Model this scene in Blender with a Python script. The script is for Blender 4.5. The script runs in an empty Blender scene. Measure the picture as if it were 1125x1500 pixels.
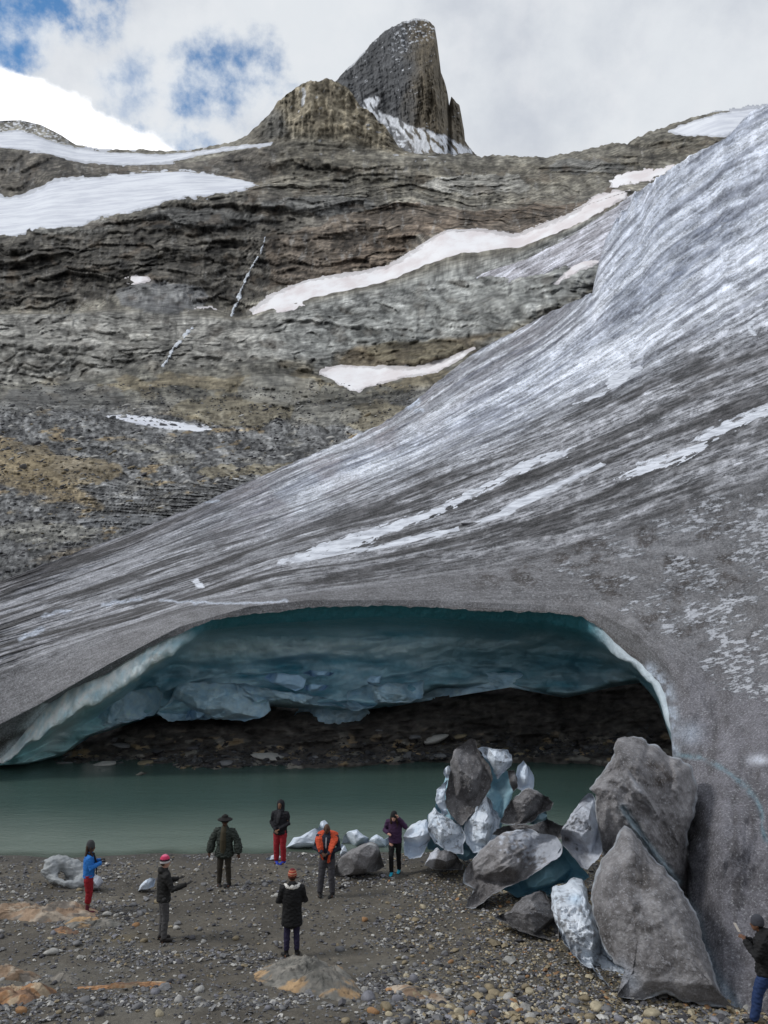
import bpy, bmesh, math, random
import numpy as np
from mathutils import Vector, Matrix
random.seed(7); RNG = np.random.default_rng(11)
rad = math.radians
scn = bpy.context.scene
COL = scn.collection

# ------------------------------------------------------------------ camera
F = 1200.0; PITCH = rad(6.2); CZ = 7.4        # focal length in photo pixels (1125 x 1500), tilt, eye height over the water
CP, SP = math.cos(PITCH), math.sin(PITCH)
cam = bpy.data.cameras.new('camera'); camo = bpy.data.objects.new('camera', cam); COL.objects.link(camo)
cam.sensor_fit = 'VERTICAL'; cam.sensor_height = 36; cam.lens = F/1500*36
cam.clip_start = .1; cam.clip_end = 6000
camo.location = (0, 0, CZ); camo.rotation_euler = (math.pi/2 + PITCH, 0, 0)
scn.camera = camo
# ------------------------------------------------------------------ view
scn.view_settings.view_transform = 'Standard'; scn.view_settings.look = 'None'
scn.view_settings.gamma = 1; scn.view_settings.use_curve_mapping = False
scn.view_settings.exposure = 0.0
scn.render.engine = 'CYCLES'
scn.cycles.max_bounces = 6; scn.cycles.diffuse_bounces = 3; scn.cycles.glossy_bounces = 2
scn.cycles.transmission_bounces = 2; scn.cycles.use_denoising = True

def ray(u, v):
    u = np.asarray(u, float); v = np.asarray(v, float)
    b = (750-v)/F
    dy = CP - b*SP; dz = SP + b*CP
    return (u-562.5)/F/dy, dz/dy
def pw(u, v, Y):
    dx, dz = ray(u, v)
    return np.stack([dx*Y, np.zeros_like(dx)+Y, CZ+dz*Y], -1)
def proj(p):
    x, y, z = p[0], p[1], p[2]-CZ
    d = y*CP + z*SP; h = -y*SP + z*CP
    return 562.5 + F*x/d, 750 - F*h/d

# ------------------------------------------------------------------ sky with cloud cover
w = bpy.data.worlds.new('World'); scn.world = w; w.use_nodes = True
nt = w.node_tree; nt.nodes.clear()
class G:
    def __init__(s, nt): s.nt = nt
    def n(s, t, **k):
        o = s.nt.nodes.new(t)
        for a, b in k.items(): setattr(o, a, b)
        return o
    def put(s, sock, v):
        if v is None: return
        if hasattr(v, 'is_output') or isinstance(v, bpy.types.NodeSocket): s.nt.links.new(v, sock)
        else:
            if hasattr(sock.default_value, '__len__') and not hasattr(v, '__len__'): v = [v]*len(sock.default_value)
            if hasattr(sock.default_value, '__len__') and len(sock.default_value) == 4 and len(v) == 3: v = (*v, 1)
            sock.default_value = v
    def m(s, op, a, b=None, c=None, clamp=False):
        o = s.n('ShaderNodeMath', operation=op, use_clamp=clamp)
        s.put(o.inputs[0], a); s.put(o.inputs[1], b); s.put(o.inputs[2], c); return o.outputs[0]
    def vm(s, op, a, b=None):
        o = s.n('ShaderNodeVectorMath', operation=op); s.put(o.inputs[0], a); s.put(o.inputs[1], b)
        return o.outputs[1] if op in ('LENGTH', 'DOT_PRODUCT', 'DISTANCE') else o.outputs[0]
    def mix(s, f, a, b, mode='MIX'):
        o = s.n('ShaderNodeMix', data_type='RGBA', blend_type=mode)
        s.put(o.inputs[0], f); s.put(o.inputs[6], a); s.put(o.inputs[7], b); return o.outputs[2]
    def noise(s, vec, scale, detail=6, rough=.55, dist=0):
        o = s.n('ShaderNodeTexNoise'); s.put(o.inputs['Vector'], vec); s.put(o.inputs['Scale'], scale)
        s.put(o.inputs['Detail'], detail); s.put(o.inputs['Roughness'], rough); s.put(o.inputs['Distortion'], dist)
        return o.outputs['Fac'], o.outputs['Color']
    def ss(s, x, a, b, smooth=True):
        o = s.n('ShaderNodeMapRange', interpolation_type='SMOOTHSTEP' if smooth else 'LINEAR')
        s.put(o.inputs[0], x); s.put(o.inputs[1], a); s.put(o.inputs[2], b); return o.outputs[0]
    def comb(s, x, y, z):
        o = s.n('ShaderNodeCombineXYZ'); s.put(o.inputs[0], x); s.put(o.inputs[1], y); s.put(o.inputs[2], z); return o.outputs[0]
    def sep(s, v):
        o = s.n('ShaderNodeSeparateXYZ'); s.put(o.inputs[0], v); return o.outputs
g = G(nt)
SUN_EL, SUN_AZ = rad(44), rad(-98)      # azimuth from +Y towards +X
sky = g.n('ShaderNodeTexSky', sky_type='NISHITA', sun_disc=False, sun_elevation=SUN_EL, sun_rotation=SUN_AZ, altitude=2300)
tc = g.n('ShaderNodeTexCoord').outputs['Generated']
nrm = g.vm('NORMALIZE', tc)
sx, sy, sz = g.sep(nrm)
yy = g.m('MAXIMUM', sy, .12)
a_, b_ = g.m('DIVIDE', sx, yy), g.m('DIVIDE', sz, yy)
front = g.ss(sy, .05, .35)
n1f, n1c = g.noise(nrm, 5.5, 7, .6)
n2f, _ = g.noise(nrm, 2.1, 5, .5)
n3f, _ = g.noise(nrm, 16, 6, .6)
warp = g.m('MULTIPLY', g.m('SUBTRACT', n1f, .5), .30)
warp3 = g.m('MULTIPLY', g.m('SUBTRACT', n3f, .5), .10)
_, wc = g.noise(nrm, 3.2, 8, .62); wx, wy, _z = g.sep(wc)
aw = g.m('ADD', a_, g.m('MULTIPLY', g.m('SUBTRACT', wx, .5), .55)); bw = g.m('ADD', b_, g.m('MULTIPLY', g.m('SUBTRACT', wy, .5), .30))
def hole(u, v, ru, rv, soft=.8, wgt=1.0):
    dx, dz = ray(u, v); k = 1/F
    p = g.m('DIVIDE', g.m('SUBTRACT', aw, float(dx)), ru*k*1.06)
    q = g.m('DIVIDE', g.m('SUBTRACT', bw, float(dz)), rv*k*1.06)
    r = g.m('SQRT', g.m('ADD', g.m('MULTIPLY', p, p), g.m('MULTIPLY', q, q)))
    r = g.m('ADD', r, g.m('MULTIPLY', g.m('SUBTRACT', n1f, .5), 2.0))
    r = g.m('ADD', r, g.m('MULTIPLY', g.m('SUBTRACT', n3f, .5), 2.0))
    return g.m('MULTIPLY', g.ss(r, 1.0+soft*.5, 1.0-soft*.5), wgt)
holes = None
for hx in ((-30, 45, 135, 75, .9, 1.0), (200, 135, 40, 40, 1.6, .7), (325, 125, 80, 50, 1.2, .95), (285, 205, 60, 22, .9, .8), (435, 122, 40, 14, 1.2, .45), (-220, 60, 150, 60, .9, .8)):
    h = hole(*hx); holes = h if holes is None else g.m('MAXIMUM', holes, h)
holes = g.m('MULTIPLY', holes, front)
back = g.m('MULTIPLY', g.ss(n2f, .60, .70), g.m('SUBTRACT', 1, front))
blue = g.m('MAXIMUM', holes, g.m('MULTIPLY', back, .6))
# bright cumulus bank low on the left
dx0, dz0 = ray(0, 88); dx1, dz1 = ray(275, 222)
sl = float((dz1-dz0)/(dx1-dx0))
edge = g.m('ADD', g.m('MULTIPLY', g.m('SUBTRACT', a_, float(dx0)), sl), float(dz0))
edge = g.m('ADD', edge, g.m('MULTIPLY', warp3, .55)); edge = g.m('ADD', edge, g.m('MULTIPLY', warp, .28))
cum = g.m('MULTIPLY', g.ss(g.m('SUBTRACT', edge, b_), -.004, .012), front)
cum = g.m('MULTIPLY', cum, g.ss(a_, -1.6, -1.0))
cum = g.m('MULTIPLY', cum, g.ss(b_, .30, .36))
shade = g.m('ADD', g.m('MULTIPLY', n2f, .55), g.m('MULTIPLY', n1f, .45))
ccol = g.mix(g.ss(shade, .38, .62), (.48, .52, .60), (.765, .80, .84))
ccol = g.mix(g.m('MULTIPLY', g.ss(n3f, .45, .75), .25), ccol, (.90, .90, .92))
glow = g.m('MULTIPLY', g.ss(b_, .62, .42), front)
ccol = g.mix(g.m('MULTIPLY', glow, .55), ccol, (.92, .91, .89))
skyc = g.mix(1.0, sky.outputs[0], (.095, .150, .170), 'MULTIPLY')
skyc = g.mix(g.ss(n3f, .38, .66), skyc, (.75, .80, .86))
c = g.mix(blue, ccol, skyc)
c = g.mix(cum, c, (1.35, 1.35, 1.38))
bg = g.n('ShaderNodeBackground'); g.put(bg.inputs[0], c); g.put(bg.inputs[1], 1.0)
out = g.n('ShaderNodeOutputWorld'); nt.links.new(bg.outputs[0], out.inputs[0])
# ------------------------------------------------------------------ sun through thin cloud
sl_ = bpy.data.lights.new('sun', 'SUN'); sl_.energy = 1.5; sl_.angle = rad(10); sl_.color = (1, .985, .95)
so = bpy.data.objects.new('sun', sl_); COL.objects.link(so)
sd = Vector((math.sin(SUN_AZ)*math.cos(SUN_EL), math.cos(SUN_AZ)*math.cos(SUN_EL), math.sin(SUN_EL)))
so.rotation_euler = sd.to_track_quat('Z', 'Y').to_euler()

# ------------------------------------------------------------------ numpy noise
_perm = np.random.default_rng(5).permutation(256); _perm = np.concatenate([_perm]*3).astype(np.int32)
_gr = np.random.default_rng(6).normal(size=(256, 3)); _gr /= np.linalg.norm(_gr, axis=1)[:, None]
_gr = _gr.astype(np.float32)
def pn(x, y, z=0.0):
    x, y, z = np.broadcast_arrays(np.asarray(x, np.float32), np.asarray(y, np.float32), np.asarray(z, np.float32))
    xi, yi, zi = np.floor(x).astype(np.int32), np.floor(y).astype(np.int32), np.floor(z).astype(np.int32)
    xf, yf, zf = x-xi, y-yi, z-zi
    u, v, w_ = [t*t*t*(t*(t*6-15)+10) for t in (xf, yf, zf)]
    xi &= 255; yi &= 255; zi &= 255
    def cn(i, j, k):
        h = _perm[_perm[_perm[xi+i]+((yi+j) & 255)]+((zi+k) & 255)] & 255
        gg = _gr[h]
        return gg[..., 0]*(xf-i)+gg[..., 1]*(yf-j)+gg[..., 2]*(zf-k)
    def L(a, b, t): return a+t*(b-a)
    if np.all(zf == 0):
        return 1.6*L(L(cn(0,0,0), cn(1,0,0), u), L(cn(0,1,0), cn(1,1,0), u), v)
    return 1.6*L(L(L(cn(0,0,0), cn(1,0,0), u), L(cn(0,1,0), cn(1,1,0), u), v),
             L(L(cn(0,0,1), cn(1,0,1), u), L(cn(0,1,1), cn(1,1,1), u), v), w_)
def fbm(x, y, z=0.0, o=4, g_=.5):
    a, s, f = 1.0, 0, 1.0
    for i in range(o):
        zz = z if isinstance(z, (int, float)) else z*f
        s = s + a*pn(x*f+i*17.3, y*f+i*9.1, zz if isinstance(zz, np.ndarray) else float(int(i*5+z))); a *= g_; f *= 2.03
    return s
def fbm3(p, lam, o=4, g_=.5, seed=0):
    a, s, f = 1.0, 0, 1.0/lam
    for i in range(o):
        s = s + a*pn(p[..., 0]*f+seed+i*7.7, p[..., 1]*f+i*3.1, p[..., 2]*f+seed*.37+.013); a *= g_; f *= 2.03
    return s
def ss(x, a, b):
    t = np.clip((x-a)/(b-a), 0, 1); return t*t*(3-2*t)
def worley(p, lam, seed=0):
    """distance to the nearest and second nearest of jittered points, with the cell's random value"""
    q = np.asarray(p, np.float32)/lam + seed*3.3
    D = q.shape[-1]; b = np.floor(q).astype(np.int32)
    f1 = np.full(q.shape[:-1], 9., np.float32); f2 = f1.copy(); idv = np.zeros_like(f1)
    rng = np.random.default_rng(40+seed); tab = rng.random((256, D+1)).astype(np.float32)
    offs = [(i, j) for i in (-1, 0, 1) for j in (-1, 0, 1)] if D == 2 else [(i, j, k) for i in (-1, 0, 1) for j in (-1, 0, 1) for k in (-1, 0, 1)]
    for of in offs:
        c_ = b + np.array(of)
        h = _perm[(_perm[c_[..., 0] & 255]+c_[..., 1]) & 255]
        if D == 3: h = _perm[(h+c_[..., 2]) & 255]
        t = tab[h]
        d = np.sqrt(((c_+t[..., :D]-q)**2).sum(-1))
        m = d < f1
        f2 = np.where(m, f1, np.minimum(f2, d)); idv = np.where(m, t[..., D], idv); f1 = np.where(m, d, f1)
    return f1, f2, idv
def sdpoly(U, V, poly):
    """signed distance in photo pixels, positive inside"""
    P = np.array(poly, float); n = len(P)
    d = np.full(U.shape, 1e9); ins = np.zeros(U.shape, bool)
    for i in range(n):
        a, b = P[i], P[(i+1) % n]; e = b-a
        t = np.clip(((U-a[0])*e[0]+(V-a[1])*e[1])/(e@e+1e-9), 0, 1)
        d = np.minimum(d, (U-a[0]-e[0]*t)**2+(V-a[1]-e[1]*t)**2)
        c1 = (a[1] > V) != (b[1] > V)
        if a[1] != b[1]: ins ^= c1 & (U < (b[0]-a[0])*(V-a[1])/(b[1]-a[1])+a[0])
    return np.where(ins, 1, -1)*np.sqrt(d)
def sdbox(U, V, poly, pad=60):
    P = np.array(poly, float); r = np.full(U.shape, -float(pad))
    m = (U > P[:, 0].min()-pad) & (U < P[:, 0].max()+pad) & (V > P[:, 1].min()-pad) & (V < P[:, 1].max()+pad)
    if m.any(): r[m] = np.maximum(sdpoly(U[m], V[m], poly), -pad)
    return r
def dline(U, V, pl):
    P = np.array(pl, float); d = np.full(np.shape(U), 1e9)
    for i in range(len(P)-1):
        a, b = P[i], P[i+1]; e = b-a
        t = np.clip(((U-a[0])*e[0]+(V-a[1])*e[1])/(e@e+1e-9), 0, 1)
        d = np.minimum(d, (U-a[0]-e[0]*t)**2+(V-a[1]-e[1]*t)**2)
    return np.sqrt(d)
def smooth(a, k, axis):
    if k < 1: return a
    x = np.arange(-3*k, 3*k+1); ker = np.exp(-x*x/(2*k*k)); ker /= ker.sum()
    a = np.moveaxis(a, axis, 0); p = np.concatenate([np.repeat(a[:1], 3*k, 0), a, np.repeat(a[-1:], 3*k, 0)])
    o = sum(ker[i]*p[i:i+len(a)] for i in range(len(ker)))
    return np.moveaxis(o, 0, axis)

# ------------------------------------------------------------------ objects
def tag(o, label=None, cat=None, group=None, kind=None):
    if label: o['label'] = label
    if cat: o['category'] = cat
    if group: o['group'] = group
    if kind: o['kind'] = kind
    return o
def empty(name, loc, rz=0):
    o = bpy.data.objects.new(name, None); COL.objects.link(o); o.location = loc; o.rotation_euler = (0, 0, rz); o.empty_display_size = .2
    return o
def raw_mesh(name, verts, faces, mat=None, attrs=None, smooth_=True):
    me = bpy.data.meshes.new(name)
    verts = np.ascontiguousarray(verts, np.float32).reshape(-1, 3); faces = np.asarray(faces, np.int32)
    k = faces.shape[1]
    me.vertices.add(len(verts)); me.vertices.foreach_set('co', verts.ravel())
    me.loops.add(faces.size); me.loops.foreach_set('vertex_index', faces.ravel())
    me.polygons.add(len(faces)); me.polygons.foreach_set('loop_start', np.arange(0, faces.size, k, dtype=np.int32))
    me.polygons.foreach_set('loop_total', np.full(len(faces), k, np.int32))
    me.polygons.foreach_set('use_smooth', np.full(len(faces), smooth_))
    me.update(calc_edges=True)
    if attrs:
        for an, av in attrs.items():
            av = np.asarray(av, np.float32)
            if av.shape[-1] == 3:
                av = np.concatenate([av.reshape(-1, 3), np.ones((av.size//3, 1), np.float32)], 1)
            at = me.attributes.new(an, 'FLOAT_COLOR', 'POINT'); at.data.foreach_set('color', av.ravel())
    if mat: me.materials.append(mat)
    return me
def link(name, me, parent=None, loc=None):
    o = bpy.data.objects.new(name, me); COL.objects.link(o)
    if parent: o.parent = parent
    if loc is not None: o.location = loc
    return o
def grid_faces(r, c, mask=None, closed=False, flip=False):
    i = np.arange(r*c).reshape(r, c)
    if closed: i = np.concatenate([i, i[:, :1]], 1)
    f = np.stack([i[1:, :-1], i[1:, 1:], i[:-1, 1:], i[:-1, :-1]], -1)
    if flip: f = f[..., ::-1]
    if mask is not None: f = f[mask]
    return f.reshape(-1, 4)
def compact(v, f, attrs=None):
    used = np.unique(f); mp = np.full(len(v), -1); mp[used] = np.arange(len(used))
    return v[used], mp[f], {k: a.reshape(len(v), -1)[used] for k, a in (attrs or {}).items()}

# ------------------------------------------------------------------ materials
def new_mat(name):
    m = bpy.data.materials.new(name); m.use_nodes = True; n = m.node_tree; n.nodes.clear()
    gg = G(n); b = gg.n('ShaderNodeBsdfPrincipled'); o = gg.n('ShaderNodeOutputMaterial'); n.links.new(b.outputs[0], o.inputs[0])
    return m, gg, b
def bump(gg, b, h, strength, dist):
    o = gg.n('ShaderNodeBump'); gg.put(o.inputs['Height'], h); gg.put(o.inputs['Strength'], strength); gg.put(o.inputs['Distance'], dist)
    gg.nt.links.new(o.outputs[0], b.inputs['Normal'])
def attr(gg, name='albedo'):
    return gg.n('ShaderNodeAttribute', attribute_name=name).outputs['Color']
def pos(gg): return gg.n('ShaderNodeNewGeometry').outputs['Position']
def grainy(name, sc1, amp, bumpd, rough=.85, speck=None, bscale=None, stretch=None, spec=.3, bst=1.0):
    """albedo from the mesh, broken up by two scales of noise, optional bright specks"""
    m, gg, b = new_mat(name); p = pos(gg)
    if stretch: p = gg.vm('MULTIPLY', p, stretch)
    f, _ = gg.noise(p, sc1, 9, .65)
    f2, _ = gg.noise(p, sc1*.13, 5, .6)
    k = gg.m('ADD', gg.m('MULTIPLY', gg.m('SUBTRACT', f, .5), amp*2), gg.m('MULTIPLY', gg.m('SUBTRACT', f2, .5), amp))
    k = gg.m('MAXIMUM', gg.m('ADD', k, 1.0), .15)
    c = gg.mix(1.0, attr(gg), gg.comb(k, k, k), 'MULTIPLY')
    if speck:
        vo = gg.n('ShaderNodeTexNoise'); gg.put(vo.inputs['Vector'], p); gg.put(vo.inputs['Scale'], speck[0]); gg.put(vo.inputs['Detail'], 3.0); gg.put(vo.inputs['Roughness'], .8)
        sp_ = gg.ss(vo.outputs['Fac'], speck[1], speck[1]+.1)
        c = gg.mix(gg.m('MULTIPLY', sp_, speck[3]), c, speck[2])
    gg.put(b.inputs['Base Color'], c); gg.put(b.inputs['Roughness'], rough); gg.put(b.inputs['Specular IOR Level'], spec)
    h, _ = gg.noise(p, bscale or sc1*1.5, 10, .7)
    bump(gg, b, h, bst, bumpd)
    return m
M_far = grainy('far_rock', .16, 1.1, 4.0, stretch=(1.3, 1, .6))
M_rock = grainy('cliff_rock', .34, 1.5, 2.4, stretch=(.5, .5, 1.6))
M_scree = grainy('slope_rock', 1.0, 1.5, .7, stretch=(.8, .8, 1.3))
def glacier_mat(name, sc1, spk, spa, bd_):
    m, gg, b = new_mat(name); p = pos(gg)
    fl = attr(gg, 'flow'); s_, t_, e_ = gg.sep(fl); k_, k2, k3 = gg.sep(attr(gg, 'mask'))
    st, _ = gg.noise(gg.comb(gg.m('MULTIPLY', s_, 1.5), gg.m('MULTIPLY', t_, 6.5), 0.0), 1.0, 12, .72)
    st2, _ = gg.noise(gg.comb(gg.m('MULTIPLY', s_, 3.6), gg.m('MULTIPLY', t_, 2.6), 4.0), 1.0, 12, .72)
    gr_, _ = gg.noise(p, sc1, 9, .7)
    uw = attr(gg, 'unwrap')
    strp = gg.ss(st, .40, .58); strq = gg.ss(st2, .42, .60)
    k = gg.m('ADD', gg.m('MULTIPLY', gg.m('MULTIPLY', gg.m('SUBTRACT', strp, .5), 1.0), k2), gg.m('MULTIPLY', gg.m('MULTIPLY', gg.m('SUBTRACT', strq, .5), .85), k2))
    grit, _ = gg.noise(uw, 3.4, 4, .75)
    k = gg.m('ADD', k, gg.m('MULTIPLY', gg.m('SUBTRACT', grit, .5), 1.7))
    k = gg.m('ADD', k, gg.m('MULTIPLY', gg.m('SUBTRACT', gr_, .5), 1.2))
    fis = gg.m('MULTIPLY', gg.ss(gg.m('ABSOLUTE', gg.m('SUBTRACT', st, .46)), .030, .006), gg.m('MULTIPLY', k2, .55)); k = gg.m('SUBTRACT', k, fis)
    k = gg.m('MINIMUM', gg.m('MAXIMUM', gg.m('ADD', k, 1.0), .2), 2.0)
    c = gg.mix(1.0, attr(gg), gg.comb(k, k, k), 'MULTIPLY')
    # white crusts: where the mask lets the noise through
    q = gg.noise(gg.vm('MULTIPLY', uw, (.5, 1.7, 1)), 1.0, 10, .76)[0]; q = gg.m('ADD', gg.m('MULTIPLY', gg.m('SUBTRACT', q, .5), 2.3), .5)
    cr_ = gg.ss(gg.m('ADD', q, gg.m('MULTIPLY', gg.m('SUBTRACT', st2, .5), .35)), gg.m('SUBTRACT', 1.14, gg.m('MULTIPLY', k_, .62)), gg.m('SUBTRACT', 1.28, gg.m('MULTIPLY', k_, .62)))
    c = gg.mix(gg.m('MULTIPLY', cr_, .9), c, (.62, .64, .69))
    vo, _ = gg.noise(p, spk, 2, .8)
    c = gg.mix(gg.m('MULTIPLY', gg.m('MULTIPLY', gg.ss(vo, .53, .72), spa), k3), c, (.60, .61, .64))
    c = gg.mix(gg.m('MULTIPLY', gg.m('MULTIPLY', gg.ss(vo, .43, .32), spa*.8), k3), c, (.045, .042, .04))
    gg.put(b.inputs['Base Color'], c); gg.put(b.inputs['Roughness'], .72); gg.put(b.inputs['Specular IOR Level'], .3)
    h = gg.m('ADD', gg.m('MULTIPLY', gg.noise(p, sc1*1.4, 10, .7)[0], 1.0), gg.m('MULTIPLY', gg.m('MULTIPLY', st, k2), 2.0))
    h = gg.m('ADD', h, gg.m('MULTIPLY', cr_, .5)); h = gg.m('ADD', h, gg.m('MULTIPLY', grit, .5)); h = gg.m('ADD', h, gg.m('MULTIPLY', gg.m('MULTIPLY', strq, k2), .8))
    bump(gg, b, h, 1.0, bd_)
    return m
M_glac = glacier_mat('glacier_surface', 2.2, 7.0, .62, .22)
M_glacf = glacier_mat('glacier_front', 4, 17.0, .62, .12)
M_block2 = grainy('ice_plate', 5, .7, .10, rough=.65, speck=(17, .53, (.46, .46, .49), .6))
M_cave = grainy('blue_ice', 1.3, .38, .22, rough=.28, spec=.5)
M_bank = grainy('dark_till', 2.5, .6, .35)
M_beach = grainy('gravel_ground', 9, .6, .04, speck=(38, .60, (.30, .29, .26), .55), spec=.4, rough=.75)
M_stone = grainy('stone', 14, .6, .015, spec=.4, rough=.7)
M_block = grainy('ice_block', 7, .5, .06, rough=.6, speck=(22, .57, (.55, .56, .60), .55))
M_clean = grainy('clean_ice', 3, .10, .05, rough=.35, spec=.5)
def snow_mat(name, c1, c2, streak):
    m, gg, b = new_mat(name); p = pos(gg)
    q = gg.vm('MULTIPLY', p, streak)
    f, _ = gg.noise(q, 1.0, 8, .62)
    c = gg.mix(gg.ss(f, .36, .66), c1, c2)
    f2_, _ = gg.noise(gg.vm('MULTIPLY', q, (5, 5, 5)), 1.0, 8, .7)
    rim = attr(gg, 'rim'); rx_ = gg.sep(rim)[0]
    c = gg.mix(gg.m('MULTIPLY', gg.ss(gg.m('ADD', rx_, gg.m('MULTIPLY', gg.m('SUBTRACT', f2_, .5), 1.6)), .45, 1.0), .5), c, tuple(x*.45 for x in c2))
    c = gg.mix(gg.m('MULTIPLY', gg.ss(f2_, .60, .72), .35), c, tuple(x*.6 for x in c2))
    gg.put(b.inputs['Base Color'], c); gg.put(b.inputs['Roughness'], .8); gg.put(b.inputs['Specular IOR Level'], .2)
    bump(gg, b, f, .6, .5)
    return m
M_snow = snow_mat('snow', (.80, .82, .86), (.62, .64, .70), (.05, .03, .30))
M_snowp = snow_mat('old_pink_snow', (.86, .85, .86), (.72, .66, .66), (.10, .035, .06))
M_snown = snow_mat('snow_near', (.76, .79, .85), (.46, .48, .53), (.8, .8, 2.5))
M_foam = snow_mat('falling_water', (.72, .76, .82), (.34, .36, .38), (.8, .8, .6))
def plain(name, col, rough=.8, nz=.15, sc=30, spec=.3, fuzz=.004, metal=0):
    m, gg, b = new_mat(name); p = gg.n('ShaderNodeTexCoord').outputs['Object']
    f, _ = gg.noise(p, sc, 6, .6)
    k = gg.m('ADD', 1-nz, gg.m('MULTIPLY', f, 2*nz))
    gg.put(b.inputs['Base Color'], gg.mix(1.0, col, gg.comb(k, k, k), 'MULTIPLY'))
    gg.put(b.inputs['Roughness'], rough); gg.put(b.inputs['Specular IOR Level'], spec); gg.put(b.inputs['Metallic'], metal)
    bump(gg, b, f, .5, fuzz)
    return m

# ------------------------------------------------------------------ lofted terrain: each curve is (u, v, distance); rows between curves are planes
def cv(pts, us):
    P = np.array(pts, float)
    return np.interp(us, P[:, 0], P[:, 1]), 1/np.interp(us, P[:, 0], P[:, 2])
def loft(curves, us, rows, sm_u=4, sm_v=0):
    V, Q, T = [], [], []
    ev = [list(cv(c_, us)) for c_ in curves]
    for k in range(len(ev)):
        kk = sm_u if k else 0
        ev[k][0] = smooth(ev[k][0], kk, 0); ev[k][1] = smooth(ev[k][1], sm_u, 0)
        if k: ev[k][0] = np.maximum(ev[k][0], ev[k-1][0]+1.5); 
    for k in range(len(ev)-1):
        n = rows[k]
        for j in range(n + (k == len(ev)-2)):
            t = j/n
            V.append(ev[k][0]*(1-t)+ev[k+1][0]*t); Q.append(ev[k][1]*(1-t)+ev[k+1][1]*t); T.append(np.full(len(us), k+t))
    V, Q, T = np.array(V), np.array(Q), np.array(T)
    if sm_v: Q = smooth(Q, sm_v, 0)
    return np.repeat(us[None], len(V), 0), V, 1/Q, T
def raster(U, V, Y, u0, u1, v0, v1, st=2.0):
    gu = np.arange(u0, u1+st, st); gv = np.arange(v0, v1+st, st)
    us = U[0]; out = np.zeros((len(gv), len(us)))
    for j in range(len(us)): out[:, j] = np.interp(gv, V[:, j], Y[:, j])
    o2 = np.array([np.interp(gu, us, out[i]) for i in range(len(gv))])
    def look(u, v):
        fu = np.clip((np.asarray(u, float)-u0)/st, 0, len(gu)-1.001); fv = np.clip((np.asarray(v, float)-v0)/st, 0, len(gv)-1.001)
        i, j = fv.astype(int), fu.astype(int); a, b = fv-i, fu-j
        return o2[i, j]*(1-a)*(1-b)+o2[i+1, j]*a*(1-b)+o2[i, j+1]*(1-a)*b+o2[i+1, j+1]*a*b
    return look
def back_rows(P, A, n, dy, dz):
    """close a surface at its top edge: rows running back and down behind it"""
    top = P[0]; rows = [top + np.array([0, 1, 0])*dy*(i/n)*1.0*top[:, 1:2] - np.array([0, 0, 1])*dz*((i/n)**1.5)*top[:, 1:2] for i in range(n, 0, -1)]
    return np.concatenate([np.array(rows), P]), np.concatenate([np.repeat(A[:1], n, 0), A])
def blend(c, m, col):
    return c*(1-m[..., None]) + np.asarray(col)*m[..., None]

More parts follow.
